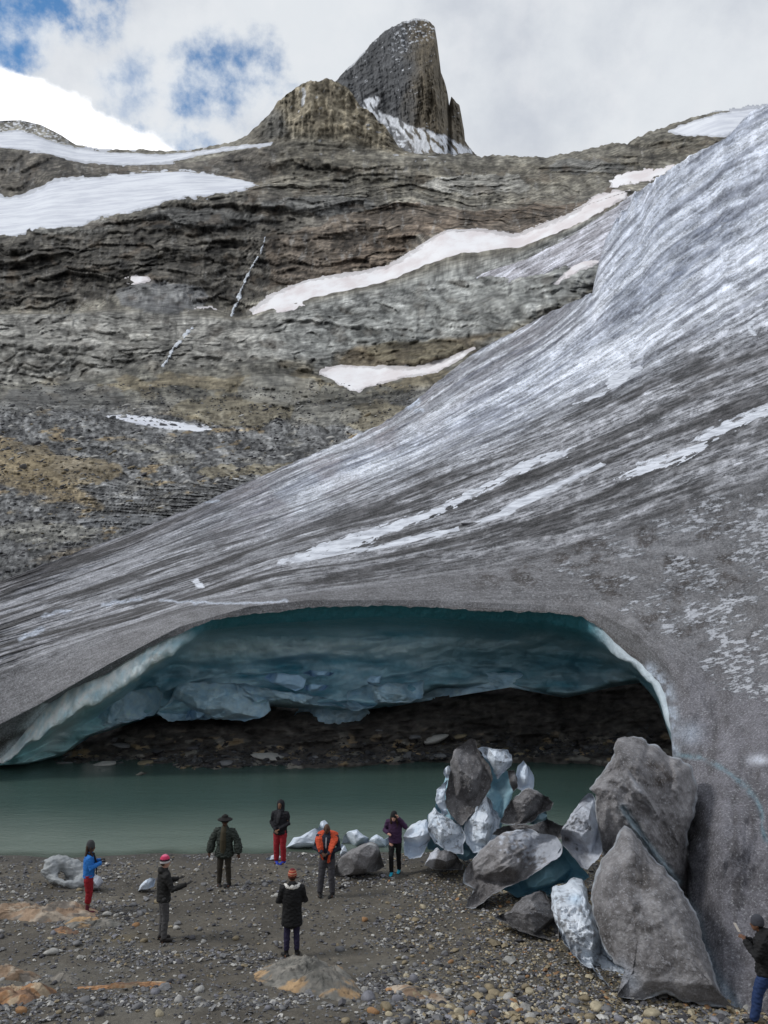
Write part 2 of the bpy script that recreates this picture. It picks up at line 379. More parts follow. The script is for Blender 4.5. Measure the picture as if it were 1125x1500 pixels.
# ================================================================== MOUNTAINSIDE
H = [
 [(-220,200,650),(-60,185,650),(0,177,650),(30,176,650),(60,183,650),(90,198,640),(112,213,620),(160,220,600),(210,219,590),(245,222,580),(290,218,570),(340,208,550),(362,198,530),(380,180,505),(400,163,500),(408,148,498),(432,128,490),(455,117,485),(465,119,485),(480,117,482),(498,121,480),(515,135,478),(528,155,478),(545,165,476),(550,172,476),(560,182,476),(575,200,476),(585,216,476),(600,223,475),(640,225,474),(690,225,470),(705,231,465),(725,227,460),(750,228,455),(800,230,430),(850,221,400),(880,213,385),(905,209,375),(920,212,365),(935,200,358),(980,183,345),(1020,170,335),(1050,164,330),(1090,160,330),(1125,158,330),(1340,100,360)],
 [(-220,235,560),(0,222,560),(60,222,560),(120,236,560),(250,240,550),(300,236,530),(350,222,500),(395,212,480),(440,205,470),(520,215,465),(585,228,460),(700,238,455),(760,240,440),(850,232,380),(900,222,365),(960,200,340),(1050,178,315),(1125,170,315),(1340,115,340)],
 [(-220,290,500),(0,285,500),(40,283,495),(75,265,490),(150,257,480),(270,250,465),(330,262,455),(375,268,440),(450,262,435),(600,270,430),(740,270,410),(860,255,345),(960,235,310),(1060,215,290),(1340,150,310)],
 [(-220,350,400),(0,344,400),(45,337,400),(120,332,402),(200,312,408),(290,292,412),(375,277,415),(450,285,412),(600,300,400),(740,300,380),(860,280,318),(960,262,285),(1000,255,278),(1060,235,272),(1340,180,280)],
 [(-220,460,335),(0,455,340),(100,458,340),(160,440,338),(210,425,336),(270,430,335),(350,460,332),(400,432,330),(480,410,330),(560,395,330),(620,360,328),(650,340,326),(720,337,315),(760,343,300),(800,325,285),(860,300,262),(920,280,248),(980,275,262),(1060,255,268),(1340,200,275)],
 [(-220,465,300),(0,462,300),(150,460,300),(250,468,295),(360,472,285),(430,458,280),(520,438,275),(600,420,270),(700,397,255),(770,376,242),(830,347,236),(900,310,232),(960,292,250),(1060,270,265),(1340,215,272)],
 [(-220,570,250),(0,560,250),(100,560,248),(210,530,243),(300,535,237),(400,525,230),(480,540,225),(550,545,212),(650,530,195),(700,510,184),(770,475,175),(880,420,192),(920,360,214),(1060,300,250),(1340,240,265)],
 [(-220,610,158),(0,600,158),(100,610,155),(300,632,150),(450,640,146),(570,622,142),(640,585,150),(700,535,160),(800,495,172),(900,440,205),(1060,330,245),(1340,260,255)],
 [(-220,700,110),(0,700,112),(150,705,112),(300,690,112),(430,680,114),(560,650,124),(640,600,140),(700,550,152),(800,505,166),(900,455,200),(1060,350,240),(1340,280,250)],
 [(-220,980,44),(0,880,56),(130,832,67),(300,765,84),(430,712,99),(560,660,118),(640,615,134),(700,570,148),(800,520,162),(900,470,196),(1060,370,238),(1340,300,248)],
 [(-220,1080,44),(0,960,56),(130,912,67),(300,845,84),(430,792,99),(560,740,118),(640,695,134),(700,650,148),(800,600,162),(900,550,196),(1060,450,238),(1340,380,248)]]
us = np.arange(-220, 1341, 1.6)
U, V, Y, T = loft(H, us, [34, 26, 26, 74, 8, 62, 44, 46, 76, 5], sm_u=3, sm_v=2)
S = {
 'upper': [(-220,300),(0,287),(20,290),(60,275),(80,262),(150,258),(200,252),(265,247),(300,252),(330,257),(360,262),(378,270),(350,281),(310,287),(250,293),(210,307),(180,313),(150,318),(120,332),(80,335),(45,338),(20,346),(-220,356)],
 'ramp': [(-220,225),(0,193),(30,190),(70,205),(112,216),(150,222),(240,226),(290,221),(350,213),(398,209),(396,213),(340,220),(290,229),(240,240),(180,243),(110,236),(60,224),(0,217),(-220,240)],
 'middle': [(355,470),(368,458),(385,443),(405,430),(450,410),(520,400),(565,392),(590,380),(612,364),(635,347),(655,338),(700,336),(730,342),(760,345),(785,334),(830,318),(850,305),(870,285),(900,279),(922,279),(918,290),(880,312),(840,337),(800,356),(765,374),(740,385),(700,396),(640,410),(600,420),(560,433),(500,441),(430,455),(380,466)],
 'lower': [(468,546),(480,539),(500,535),(560,538),(610,540),(650,528),(675,517),(694,510),(670,530),(640,545),(580,556),(545,566),(520,575),(490,560)],
 'ledge': [(145,609),(190,607),(250,616),(314,629),(290,633),(240,629),(200,621)],
 'foot': [(260,467),(275,460),(290,453),(308,451),(323,462),(300,469),(275,471)],
 'dot': [(183,411),(195,405),(215,405),(218,410),(200,415)],
 'crest': [(978,192),(1000,182),(1050,166),(1100,158),(1180,146),(1180,178),(1090,192),(1060,200),(1000,200)],
 'patch': [(893,266),(905,257),(925,250),(965,247),(992,238),(985,250),(955,264),(925,270),(900,274)],
 'apron': [(690,402),(735,382),(765,367),(800,355),(842,338),(880,314),(905,302),(925,286),(955,268),(990,250),(1000,262),(960,300),(935,330),(905,352),(888,384),(862,386),(830,390),(790,402),(750,408),(715,408)],
 'patch2': [(815,415),(840,385),(868,376),(890,374),(888,383),(850,395)],
}
sds = {k: sdbox(U, V, p, 30) for k, p in S.items()}
snowm = np.zeros(U.shape)
for k, s_ in sds.items(): snowm = np.maximum(snowm, ss(s_, -9, 2))
rel = 1-snowm
# tilted, wavy beds; every bed is a ledge of its own depth
w1 = fbm(U/170, V/70, 3, 3); w2 = fbm(U/45, V/30, 8, 3)
tilt = .10*np.sin(U/260)*(V > 0)
q = V + 16*w1 + 5*w2 + tilt*120
beds = np.array([0.0])
def bedn(q, lam, z, per=240): return fbm(q/lam, U/per, z, 2)
b1, b2, b3 = bedn(q, 15, 1), bedn(q, 6.5, 4, 120), bedn(q, 34, 6, 400)
def sharp(n, k=3.0): return np.tanh(n*k)/np.tanh(k)
def saw(x, drop=.22):
    """leans out slowly downwards, then cuts back under an overhang"""
    f_ = x-np.floor(x); return np.where(f_ < 1-drop, f_/(1-drop), (1-f_)/drop)-.5
f1, f2, idv = worley(np.stack([U/1.9+9*w2, q*1.25+4*w1], -1), 19, 1)
blocks = ss(f2-f1, 0, .25)
f1b, f2b, idb = worley(np.stack([U/2.4+8*w1+4*w2, q*1.15+3*w2], -1), 8, 2)
blocks2 = ss(f2b-f1b, 0, .3)
_, _, flt = worley(np.stack([U/1.6+30*w1, V*1.3], -1), 70, 3)
frac = fbm(U/9, V/60, 12, 4)
rough = fbm(U/26, V/20, 15, 6, .58)
ru2 = fbm(U/7, V/4.5, 16, 4, .6)
macro = fbm(U/130+.3*w2, V/70, 17, 4)
am1 = ss(fbm(U/90, q/20, 18, 3), -.55, .45); am2 = ss(fbm(U/50, q/9, 19, 3), -.45, .45); am0 = ss(fbm(U/160, q/44, 20, 2), -.5, .4)
s0_ = saw(q/37+.5*pn(q/60, U/260, 3.3)+flt*.9, .18); s1_ = saw(q/15.5+.6*pn(q/26, U/150, 5.3)+flt*1.7+.25*w2, .22); s2_ = saw(q/6.6+.8*pn(q/14, U/80, 7.3)+flt*2.3+idv*.4, .28)
cliff = np.clip(ss(T, 2.5, 2.9)*(1-ss(T, 4.2, 4.7))*1.0 + ss(T, .8, 1.6)*(1-ss(T, 2.5, 2.9))*.85, 0, 1)
slabs = ss(T, 4.6, 5.0)*(1-ss(T, 5.9, 6.3))
moraine = ss(T+.15*w2, 6.4, 6.9)
midz = ss(T, 5.8, 6.2)*(1-moraine)
r1_ = (U*.90+V*.44)/3.4; r2_ = V*.90-U*.44+5*w2*ss(V, 500, 600)
lowd = ss(V, 700, 780)                        # lowest part lies flatter, beds run level
r1_ = r1_*(1-lowd)+U/3.2*lowd; r2_ = r2_*(1-lowd)+V*1.1*lowd
g1, g2, gid = worley(np.stack([r1_+3*w1, r2_], -1), 12, 4); h1, h2, hid = worley(np.stack([r1_*1.1, r2_], -1), 5.5, 6)
ribm = ss(fbm(r1_/14, r2_/16, 21, 3)+.25*(gid-.5), -.02, .22)
dome_ = (1-np.clip(g1/.75, 0, 1)**2)
disp = (cliff*(26*s0_*am0+13*s1_*am1+8*s2_*am2+4*frac+5*rough+2.8*ru2+4*(idv-.5))
        + slabs*(15*s0_*am0+7*s1_*am1*.8+9*(1-(f1/.8)**2)*blocks+3.2*(1-(f1b/.8)**2)+5*(idv-.5)+2*(idb-.5)+7*rough+2*ru2)
        + midz*(20*s0_*am0+10*s1_*am1+4*s2_*am2+9*(1-(f1/.8)**2)*blocks+9*rough+5*ru2+4*(idv-.5))
        + moraine*(6*fbm(r1_/40, r2_/44, 30, 3)+9*ribm*dome_+4.0*ribm*(1-(h1/.8)**2)+4.5*ru2+6*rough)
        + (1-moraine*.7)*ss(T, .8, 1.4)*26*macro)
but = (1-ss(T, .75, 1.1))*ss(U, 350, 400)*(1-ss(U, 570, 620))       # the buttress: vertical flutes
left = (1-ss(T, 1.0, 1.6))*(1-but)
disp += but*(14*fbm(U/22, V/90, 31, 5, .6)+4*sharp(fbm(U/9, V/40, 33, 3))+6*rough+4*ru2+10*np.exp(-((U-462)/34)**2)) + left*(5*rough+6*sharp(b1)+3*sharp(b2))
BOSS = [(95,582,90,20,24,0),(20,588,60,16,16,0),(335,602,92,24,26,1),(405,572,60,26,18,2),(235,436,72,24,18,3),(50,508,66,34,26,4),(140,512,50,36,24,4),(205,500,48,28,20,4),(285,512,46,24,18,4),(560,612,62,24,18,1),(480,606,60,18,16,2),
        (650,450,52,24,18,5),(735,436,50,20,16,5),(560,480,70,26,20,5),(820,405,60,22,18,5),(610,515,80,18,16,1),(90,690,90,24,22,6),(30,668,60,20,16,6),(330,690,46,9,10,1),(420,690,60,10,10,1),(250,672,36,8,8,2),(215,655,30,7,7,2),(60,780,90,14,12,2),(190,765,80,12,12,3),(100,330,80,14,14,4),(300,320,90,16,16,0),(470,300,90,16,14,0),(700,270,80,14,14,4),(860,245,60,12,12,0)]
BC = [((.05,.05,.048),(.28,.28,.265)), ((.10,.082,.048),(.38,.33,.21)), ((.09,.09,.082),(.40,.385,.33)), ((.085,.09,.10),(.30,.31,.32)), ((.12,.115,.10),(.66,.64,.57)), ((.11,.115,.108),(.60,.61,.57)), ((.16,.12,.06),(.38,.30,.17))]
bossm = []
for (bu, bv, ra_, rb_, am_, ci) in BOSS:
    rr_ = ((U+8*w1*1.5-bu)/ra_)**2+((V+5*w2+4*rough-bv)/rb_)**2
    hb = np.clip(1-rr_, 0, 1); disp = disp+am_*1.1*hb**.6; bossm.append((ss(hb, 0, .12), ci))
disp *= rel
low = smooth(smooth(disp, 5, 0), 5, 1)
Yd = Y*(1 - disp*1.0/F)
# jagged skyline
jag = (3.0*fbm(U/26, 0*V, 50, 4)+1.0*sharp(fbm(U/8, 0*V, 53, 2)))*np.exp(-T*9)*ss(U, 80, 130)
Vj = V + jag*rel
P = pw(U, Vj, Yd)
look_h = raster(U, V, smooth(smooth(Yd, 2, 0), 2, 1), -220, 1340, 150, 1000)
# ---- rock albedo
tone = .48+.34*s1_*am1+.22*s2_*am2+.26*s0_*am0+.30*rough+.20*ru2+.24*(idv-.5)+.14*(idb-.5)
tone = tone*(1-moraine)+moraine*(.30+.55*ribm*dome_+.28*ru2+.2*(hid-.5)+.2*rough)  # pale ribs on scree; occlusion shade in the creases painted into the tone
tone = np.clip(tone, 0, 1)
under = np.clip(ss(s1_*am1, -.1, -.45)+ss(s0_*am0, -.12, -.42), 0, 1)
A = np.zeros(U.shape+(3,))
def two(d, l): return np.array(d)*(1-tone[..., None])+np.array(l)*tone[..., None]
A[:] = two((.075, .068, .055), (.34, .315, .25))
def zone(m, d, l):
    global A
    A = A*(1-m[..., None]) + two(d, l)*m[..., None]
wz = 14*w2+10*w1
zone(but, (.15, .125, .085), (.46, .39, .26))
zone(but*(1-ss(U+wz, 400, 440))*ss(V, 150, 168), (.07, .068, .06), (.19, .18, .155))
zone(ss(T+.2*w1, 1.0, 1.3)*(1-ss(T, 2.0, 2.5)), (.075, .068, .055), (.25, .225, .17))
zone((1-ss(U, 380, 430))*ss(T, .9, 1.05)*(1-ss(T, 1.9, 2.1)), (.05, .047, .044), (.21, .185, .145))
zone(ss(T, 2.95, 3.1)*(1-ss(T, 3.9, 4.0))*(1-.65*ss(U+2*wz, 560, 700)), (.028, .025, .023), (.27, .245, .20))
zone(sdbox(U+wz, V+.5*wz, [(560,300),(720,310),(860,290),(900,270),(880,320),(760,345),(640,345),(560,390),(400,420),(380,350)], 20)*.03+.5 > .5, (.07, .055, .042), (.25, .20, .15))
zone(ss(sdbox(U+wz, V+.4*wz, [(520,360),(640,320),(800,300),(860,300),(640,345),(560,395),(440,415)], 20), -6, 6)*.7, (.085, .06, .04), (.27, .20, .14))
zone(slabs, (.11, .108, .095), (.60, .58, .52))
zone(slabs*ss(U+wz, 330, 480), (.10, .107, .10), (.56, .565, .53))
zone(slabs*ss(sdbox(U+wz, V+.3*wz, [(520,505),(700,495),(760,480),(690,520),(640,545),(520,542),(470,540)], 20), -5, 6), (.10, .075, .045), (.32, .26, .165))
zone(midz, (.045, .046, .042), (.30, .285, .23))
zone(midz*ss(fbm(U/60, V/25, 61, 3), .05, .3), (.12, .10, .06), (.33, .28, .18))
zone(moraine, (.034, .035, .037), (.25, .252, .25))
pt = fbm(U/44+V/60, V/13, 66, 4)
zone(moraine*ss(pt, .25, .42)*(T < 8.7)*.6, (.08, .078, .07), (.30, .28, .235))
zone(moraine*ss(pt, .40, .55)*ss(fbm(U/120, V/60, 68, 2), -.1, .15), (.18, .13, .07), (.36, .28, .16))
zone(ss(sdbox(U+.5*wz, V+.6*wz, [(-220,560),(-60,600),(0,645),(40,672),(90,700),(150,738),(140,744),(80,735),(30,722),(0,708),(-220,690)], 20), -4, 4), (.12, .09, .048), (.30, .235, .135))
zone(ss(sdbox(U, V, [(45,822),(90,806),(140,800),(200,782),(270,765),(200,800),(120,815)], 20), -4, 4)*.8, (.10, .075, .045), (.24, .2, .14))
A = A*np.exp(.55*ru2*(.4+.6*moraine)+.30*rough)[..., None]
A = A*1.0
for bm_, ci in bossm: zone(bm_*.75, *BC[ci])
# dark wet streaks down the cliffs
wet = ss(fbm((U+9*w2)/13, V/70, 71, 5, .6), .12, .5)*ss(fbm(U/70, V/40, 73, 2), -.05, .35)*np.clip(cliff+slabs*.7, 0, 1)
A = A*(1-.6*wet[..., None])
pale = ss(fbm((U+6*w2)/9, V/26, 75, 5, .65), .40, .8)*cliff*.5
A = blend(A, pale, (.34, .33, .31))
crk = (1-blocks)*(slabs+.6*midz)+.35*(1-blocks2)*slabs
A *= (1-.30*np.clip(crk, 0, 1))[..., None]
A *= (1-.35*under*np.clip(cliff+.6*slabs+.7*midz, 0, 1))[..., None]  # shade under the overhangs painted into the rock colour
rust = ss(fbm((U+9*w2)/30, V/16, 76, 4), .25, .6)*np.clip(cliff+.5*slabs+.4*midz, 0, 1)*.55
lin_ = fbm((U+20*w2)/170, q/2.4, 83, 3); A = A*(1-.55*ss(lin_, .12, .4)*np.clip(cliff+.4*slabs, 0, 1))[..., None]; A = A*(1+.5*ss(-lin_, .15, .45)*cliff)[..., None]
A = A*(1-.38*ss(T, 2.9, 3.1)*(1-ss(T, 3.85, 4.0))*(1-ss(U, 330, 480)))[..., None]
A = blend(A, rust*.5, (.19, .135, .085))
# dusting of snow on the far left summit and along the buttress ledges
dust = ss(fbm(U/6, V/3, 77, 4), .05, .3)*(1-ss(T, .3, 1.0))*(1-ss(U, 70, 120))
dust = np.maximum(dust, ss(fbm(U/14, V/3, 79, 4), .68, .8)*(1-ss(T, 1.0, 1.5))*ss(U, 400, 440)*(1-ss(U, 660, 700)))
chim = (np.abs(U-444-3*pn(U/9, V/9)) < 2.2)*(V < 155)*(V > 128)*(T < 1)
A = blend(A, np.clip(dust*.8+chim, 0, 1), (.7, .72, .76))
lum = A.mean(-1, keepdims=True); A = np.clip((A*.82+lum*.18)*1.25, 0, .85)
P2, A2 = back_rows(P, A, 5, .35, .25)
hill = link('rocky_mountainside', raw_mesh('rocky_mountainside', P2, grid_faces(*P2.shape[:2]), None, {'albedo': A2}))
hill.data.materials.append(M_rock); hill.data.materials.append(M_scree); hill['kind'] = 'structure'
nf = (P2.shape[0]-1)*(P2.shape[1]-1)
Tf = np.concatenate([np.zeros((5, U.shape[1])), T])[1:, 1:].ravel()
hill.data.polygons.foreach_set('material_index', (Tf > 6.7).astype(np.int32))

# ---- the horn behind: a leaning wedge of rock
top = [(470,142),(483,128),(495,116),(505,104),(520,90),(533,76),(548,60),(562,47),(577,38),(590,32),(600,29),(612,27),(623,28),(632,34),(637,40),(640,58),(643,80),(646,106),(652,122),(656,138),(658,154),(661,142),(663,143),(668,150),(673,154),(676,170),(680,190),(681,205),(688,218),(698,226)]
usk = np.arange(470, 698.1, .8)
Tv = np.interp(usk, *np.array(top).T)
R = 230
tt = np.linspace(0, 1, R)[:, None]
Uk = np.repeat(usk[None], R, 0); Vk = Tv[None]*(1-tt) + 262*tt
d_in = np.clip((Vk-Tv[None])/90, 0, 1)
ridge = 628 + (Vk-30)*.12
kY = 880 - 55*d_in**.7 - 60*np.exp(-((Uk-ridge+18)/46)**2)*ss(Vk, 20, 120) + .45*np.clip(ridge-Uk, 0, 200) - 30*ss(Vk, 150, 240)
kY += 30*np.exp(-((Uk-658)/3.5)**2)*(Vk > 135)
sn = sdbox(Uk, Vk+3*fbm(Uk/9, Vk/9, 4, 3), [(527,152),(540,143),(553,140),(556,146),(551,158),(560,167),(578,172),(600,184),(625,190),(645,196),(660,204),(680,214),(692,222),(690,235),(590,235),(575,205),(556,180),(535,168)], 30)
kd = (9+12*ss(Uk, 575, 620))*fbm((Uk-.12*Vk)/15, Vk/75, 40, 6, .62)+(1-ss(Uk, 585, 620))*5*fbm((Uk+Vk*.9)/60, (Vk+Uk*.75)/14, 38, 5, .6)+14*fbm(Uk/30, Vk/46, 37, 5, .6)*ss(Uk, 575, 620)+5*fbm(Uk/5, Vk/7, 39, 4, .6)+1.5*sharp(fbm(Uk/60, (Vk+Uk*.35)/8, 44, 3))+3*fbm(Uk/10, Vk/10, 46, 4)
kY = kY*(1-kd*(1-.85*ss(sn, -3, 3))*.7/F)
Pk = pw(Uk, Vk + (1.8*fbm(Uk/9, 0*Vk, 48, 5, .6))*np.exp(-tt*12)*ss(Uk, 470, 490), kY)
tk = np.clip(.5+.3*fbm(Uk/12, Vk/40, 41, 4)+.25*fbm(Uk/40, (Vk+Uk*.3)/6, 43, 3), 0, 1)
rgt = ss(Uk+12*fbm(Uk/20, Vk/30, 45, 3), 585, 625)
Ak = (np.array((.080, .083, .088))*(1-rgt[..., None])+np.array((.085, .072, .055))*rgt[..., None])*(1-tk[..., None]) + \
     (np.array((.20, .203, .21))*(1-rgt[..., None])+np.array((.30, .25, .175))*rgt[..., None])*tk[..., None]
sm_ = ss(sn, -2, 2)*ss(fbm((Uk-.6*Vk)/7, (Vk+.6*Uk)/22, 47, 4), -.42, -.1)
sm_ *= 1-.8*(ss(sdbox(Uk, Vk, [(560,180),(580,186),(600,205),(612,224),(590,224),(575,205)], 10), -2, 3)*ss(fbm(Uk/8, Vk/5, 49, 3), -.3, .1))
led = ss(fbm((Uk+.25*Vk)/10, (Vk+.45*Uk)/3.2, 57, 4), .62, .75)*ss(fbm(Uk/30, Vk/30, 58, 2), -.15, .25)*(1-ss(Vk, 105, 170))
led = np.maximum(led, ss(fbm(Uk/10, Vk/2.6, 59, 3), .80, .9)*.9); led = np.maximum(led, ss(fbm((Uk+.5*Vk)/7, (Vk-.3*Uk)/3.5, 56, 4), .25, .45)*ss(Uk, 560, 595)*(1-ss(Vk+.6*(Uk-600), 58, 85)))
Ak *= .80
Ak = blend(Ak, np.clip(sm_+led, 0, 1), (.74, .76, .80))
edge_s = ((Vk-Tv[None]) < 3.0)*((Uk > 508)*(Uk < 535)+(Uk > 596)*(Uk < 628))
Ak = blend(Ak, edge_s*.8, (.75, .77, .8))
Pk, Ak = back_rows(Pk, Ak, 6, .12, .25)
tag(link('mountain_peak', raw_mesh('mountain_peak', Pk, grid_faces(*Pk.shape[:2]), M_far, {'albedo': Ak})), kind='structure')

# ---- snowfields, streams: laid over the terrain, thick in the middle, thinning to nothing at the rim
M_apron = snow_mat('dirty_ice', (.42, .40, .41), (.17, .15, .15), (.25, .06, .3))
def overlay(name, look, poly, mat, label, cat, lift=3.0, res=1.4, jit=3.0, jl=14, ang=0.0, group=None, edge=3.0, bumps=1.0, seed=0, attrs_f=None, rimw=7):
    Pp = np.array(poly, float); pad = 8
    u0, u1, v0, v1 = Pp[:, 0].min()-pad, Pp[:, 0].max()+pad, Pp[:, 1].min()-pad, Pp[:, 1].max()+pad
    gu, gv = np.arange(u0, u1, res), np.arange(v0, v1, min(res, max(.5, (v1-v0)/26)))
    UU, VV = np.meshgrid(gu, gv)
    ca, sa = math.cos(ang), math.sin(ang); sd_ = sdpoly(UU, VV, poly) + jit*fbm((UU*ca+VV*sa)/jl/(1+2.2*(ang != 0)), (VV*ca-UU*sa)/jl*1.5, 80+seed, 5, .6)
    D = look(UU, VV)
    th = np.clip(sd_/edge, -1, 1)*lift*(.75+.25*bumps*fbm(UU/30, VV/12, 81+seed, 3))
    th = np.where(sd_ < 0, np.clip(sd_/edge, -1, 0)*lift, th)
    PP = pw(UU, VV, D*(1-th/F))
    keep = sd_ > -edge*.8
    fm = keep[:-1, :-1] | keep[1:, :-1] | keep[:-1, 1:] | keep[1:, 1:]
    at_ = {'rim': np.repeat((1-ss(sd_, 0, rimw))[..., None], 3, -1)}
    if rimw == 0: at_['rim'] = at_['rim']*0
    if attrs_f: at_ = attrs_f(UU, VV)
    vv, ff, at_ = compact(PP.reshape(-1, 3), grid_faces(*UU.shape, mask=fm), at_)
    o = link(name, raw_mesh(name, vv, ff, mat, at_)); tag(o, label, cat, group)
    return o
GS = 'snowfields on the mountainside'
overlay('snowfield', look_h, S['upper'], M_snow, 'large white snowfield on the bench above the dark cliff at the left', 'snowfield', 4, group=GS)
overlay('snowfield', look_h, S['ramp'], M_snow, 'long thin snow ramp below the small far left summit, meeting the sky', 'snowfield', 3, jit=1.5, group=GS, seed=1)
overlay('snowfield', look_h, S['middle'], M_snowp, 'broad pinkish snowfield curving between two rock bands in the middle of the slope', 'snowfield', 4, group=GS, seed=2)
overlay('snowfield', look_h, S['lower'], M_snowp, 'pink snow patch lying beside the glacier edge under the pale slabs', 'snowfield', 4, jit=2, group=GS, seed=3)
overlay('snow_patch', look_h, S['ledge'], M_snow, 'narrow white snow strip on the dark scree at the left, with two boulders', 'snow patch', 3, rimw=3, res=1.2, jit=1.5, jl=8, group=GS, seed=4)
overlay('snow_patch', look_h, S['foot'], M_snowp, 'small humped snow patch at the foot of the waterfall', 'snow patch', 3, rimw=3, res=1.2, jit=1.5, jl=8, group=GS, seed=5)
overlay('snow_patch', look_h, S['dot'], M_snowp, 'tiny snow patch halfway up the dark cliff at the left', 'snow patch', 2, rimw=2, res=1, jit=1.2, jl=6, group=GS, seed=6)
overlay('snowfield', look_h, S['crest'], M_snow, 'white snow slope on the skyline at the top right', 'snowfield', 4, group=GS, jit=2, seed=7)
overlay('snow_patch', look_h, S['patch'], M_snowp, 'pinkish snow patch where the upper rock band meets the glacier', 'snow patch', 3, rimw=3, res=1.5, jit=4, jl=9, group=GS, seed=8)
overlay('snow_patch', look_h, S['patch2'], M_snowp, 'pink snow tongue beside the teal notch in the glacier edge', 'snow patch', 3, rimw=3, res=1.5, jit=3, jl=9, group=GS, seed=9)
def ribbon(pl, ws):
    P0_ = np.array(pl, float); t0_ = np.linspace(0, len(P0_)-1, 44); i0_ = np.arange(len(P0_))
    P_ = np.stack([np.interp(t0_, i0_, P0_[:, k]) for k in (0, 1)], 1); P_[:, 0] += 1.6*fbm(t0_*1.3, t0_*0, 61, 3)
    ws = np.interp(t0_, i0_, ws)*np.clip(.75+1.3*fbm(t0_*1.7, t0_*0, 62, 3), .25, 2.2); d = np.gradient(P_, axis=0); d /= np.linalg.norm(d, axis=1)[:, None]
    n = np.stack([-d[:, 1], d[:, 0]], 1)*np.array(ws, float)[:, None]
    return [tuple(x) for x in P_+n] + [tuple(x) for x in (P_-n)[::-1]]
overlay('ice_apron', look_h, [(690,402),(735,382),(765,367),(800,355),(842,338),(880,314),(905,302),(925,286),(955,268),(990,250),(1000,262),(960,300),(935,330),(905,352),(888,384),(862,386),(830,390),(790,402),(750,408),(715,408)], M_glac, 'dirty grey-pink ice apron joining the pinkish snowfield to the glacier', 'ice apron', 6, jit=5, jl=16, ang=-.5, seed=14,
        attrs_f=lambda a, b: {'albedo': blend(np.zeros(a.shape+(3,))+np.array((.36, .35, .38)), ss(fbm((a*.85-b*.5)/60, (b*.85+a*.5)/7, 3, 4), -.3, .3), (.62, .62, .68)), 'mask': np.zeros(a.shape+(3,))+np.array((.70, .5, .3)), 'flow': np.stack([(a*.87-b*.5)/70, (b*.87+a*.5)/20, 0*a], -1), 'unwrap': np.stack([a/10, b/10, 0*a], -1)})
overlay('waterfall', look_h, ribbon([(389,346),(386,358),(381,372),(373,384),(365,398),(360,410),(353,424),(350,438),(343,452),(338,464)], [1,1.2,1.6,1.3,1.8,2.6,2.2,2.8,2.4,1.8]), M_foam,
        'tall thin white waterfall down the dark cliff left of the pink snowfield', 'waterfall', 10, rimw=0, res=.8, jit=.9, jl=3, edge=1.0, group='waterfalls', seed=11)
overlay('waterfall', look_h, ribbon([(283,480),(274,487),(268,497),(260,504),(252,512),(249,521),(243,530),(238,538)], [1.5,3,2.2,3.2,2,2.8,2.2,1.4]), M_foam,
        'short waterfall over the pale slabs below the small snow patch', 'waterfall', 10, rimw=0, res=.8, jit=.9, jl=3, edge=1.0, group='waterfalls', seed=12)

# ================================================================== GLACIER
Gc = [
 [(-260,960,42),(0,852,50),(40,836,52),(130,802,60),(180,785,64),(300,735,76),(340,716,82),(430,677,92),(500,648,102),(560,620,112),(600,594,120),(640,560,130),(690,520,140),(720,502,147),(760,482,155),(820,450,166),(868,430,175),(874,405,180),(880,375,186),(888,348,194),(905,318,203),(930,286,214),(960,262,225),(985,245,235),(1010,228,244),(1045,212,256),(1062,203,262),(1076,189,275),(1100,163,295),(1125,152,300),(1340,20,340)],
 [(-260,985,39),(0,885,46),(200,815,58),(400,740,77),(600,662,98),(760,585,118),(900,500,146),(1000,425,176),(1125,335,205),(1340,200,240)],
 [(-260,1010,37),(0,915,42),(200,850,50),(400,790,60),(600,720,74),(800,640,90),(950,570,108),(1125,500,128),(1340,410,150)],
 [(-260,1035,35),(0,950,39),(150,905,43),(280,865,47),(410,822,52),(560,795,55),(690,762,60),(880,690,70),(1125,595,82),(1340,520,95)],
 [(-260,1060,34),(0,985,36.8),(150,930,38.8),(280,890,40),(480,862,42),(700,830,44),(900,785,43),(1125,705,48),(1340,650,52)],
 [(-260,1110,33),(0,1060,35.0),(60,1030,35.2),(160,972,35.4),(262,918,35.6),(365,888,36),(450,879,36.2),(640,879,36.5),(800,886,35.8),(870,893,34.5),(930,925,30.5),(975,970,27.5),(1010,1010,25.5),(1050,1045,24),(1125,1080,21),(1340,1150,17.5)],
 [(-260,1140,36.6),(-60,1131,36.6),(0,1114,36.4),(10,1104,36.4),(28,1082,36.4),(50,1056,36.2),(72,1032,36.1),(100,1012,36),(130,998,35.9),(160,985,35.8),(190,965,35.7),(215,950,35.6),(240,938,35.6),(262,929,35.6),(300,912,35.7),(330,905,35.8),(365,900,36),(405,897,36),(450,890,36.1),(560,887,36.3),(640,890,36.3),(700,895,36),(800,897,35.5),(850,903,34.6),(880,920,33.5),(905,945,32),(930,965,30.3),(955,988,28.6),(966,1002,28),(975,1020,27.4),(980,1045,26.7),(983,1075,25.8),(988,1150,23.5),(996,1240,21),(1010,1330,18.4),(1030,1420,16.5),(1060,1484,14.9),(1125,1494,14.5),(1340,1500,14.3)]]
us = np.concatenate([np.arange(-260, 940, 1.8), np.arange(940, 1060, .8), np.arange(1060, 1341, 1.8)])
U, V, Y, T = loft(Gc, us, [70, 62, 62, 48, 78, 120], sm_u=0, sm_v=3)
GV = V
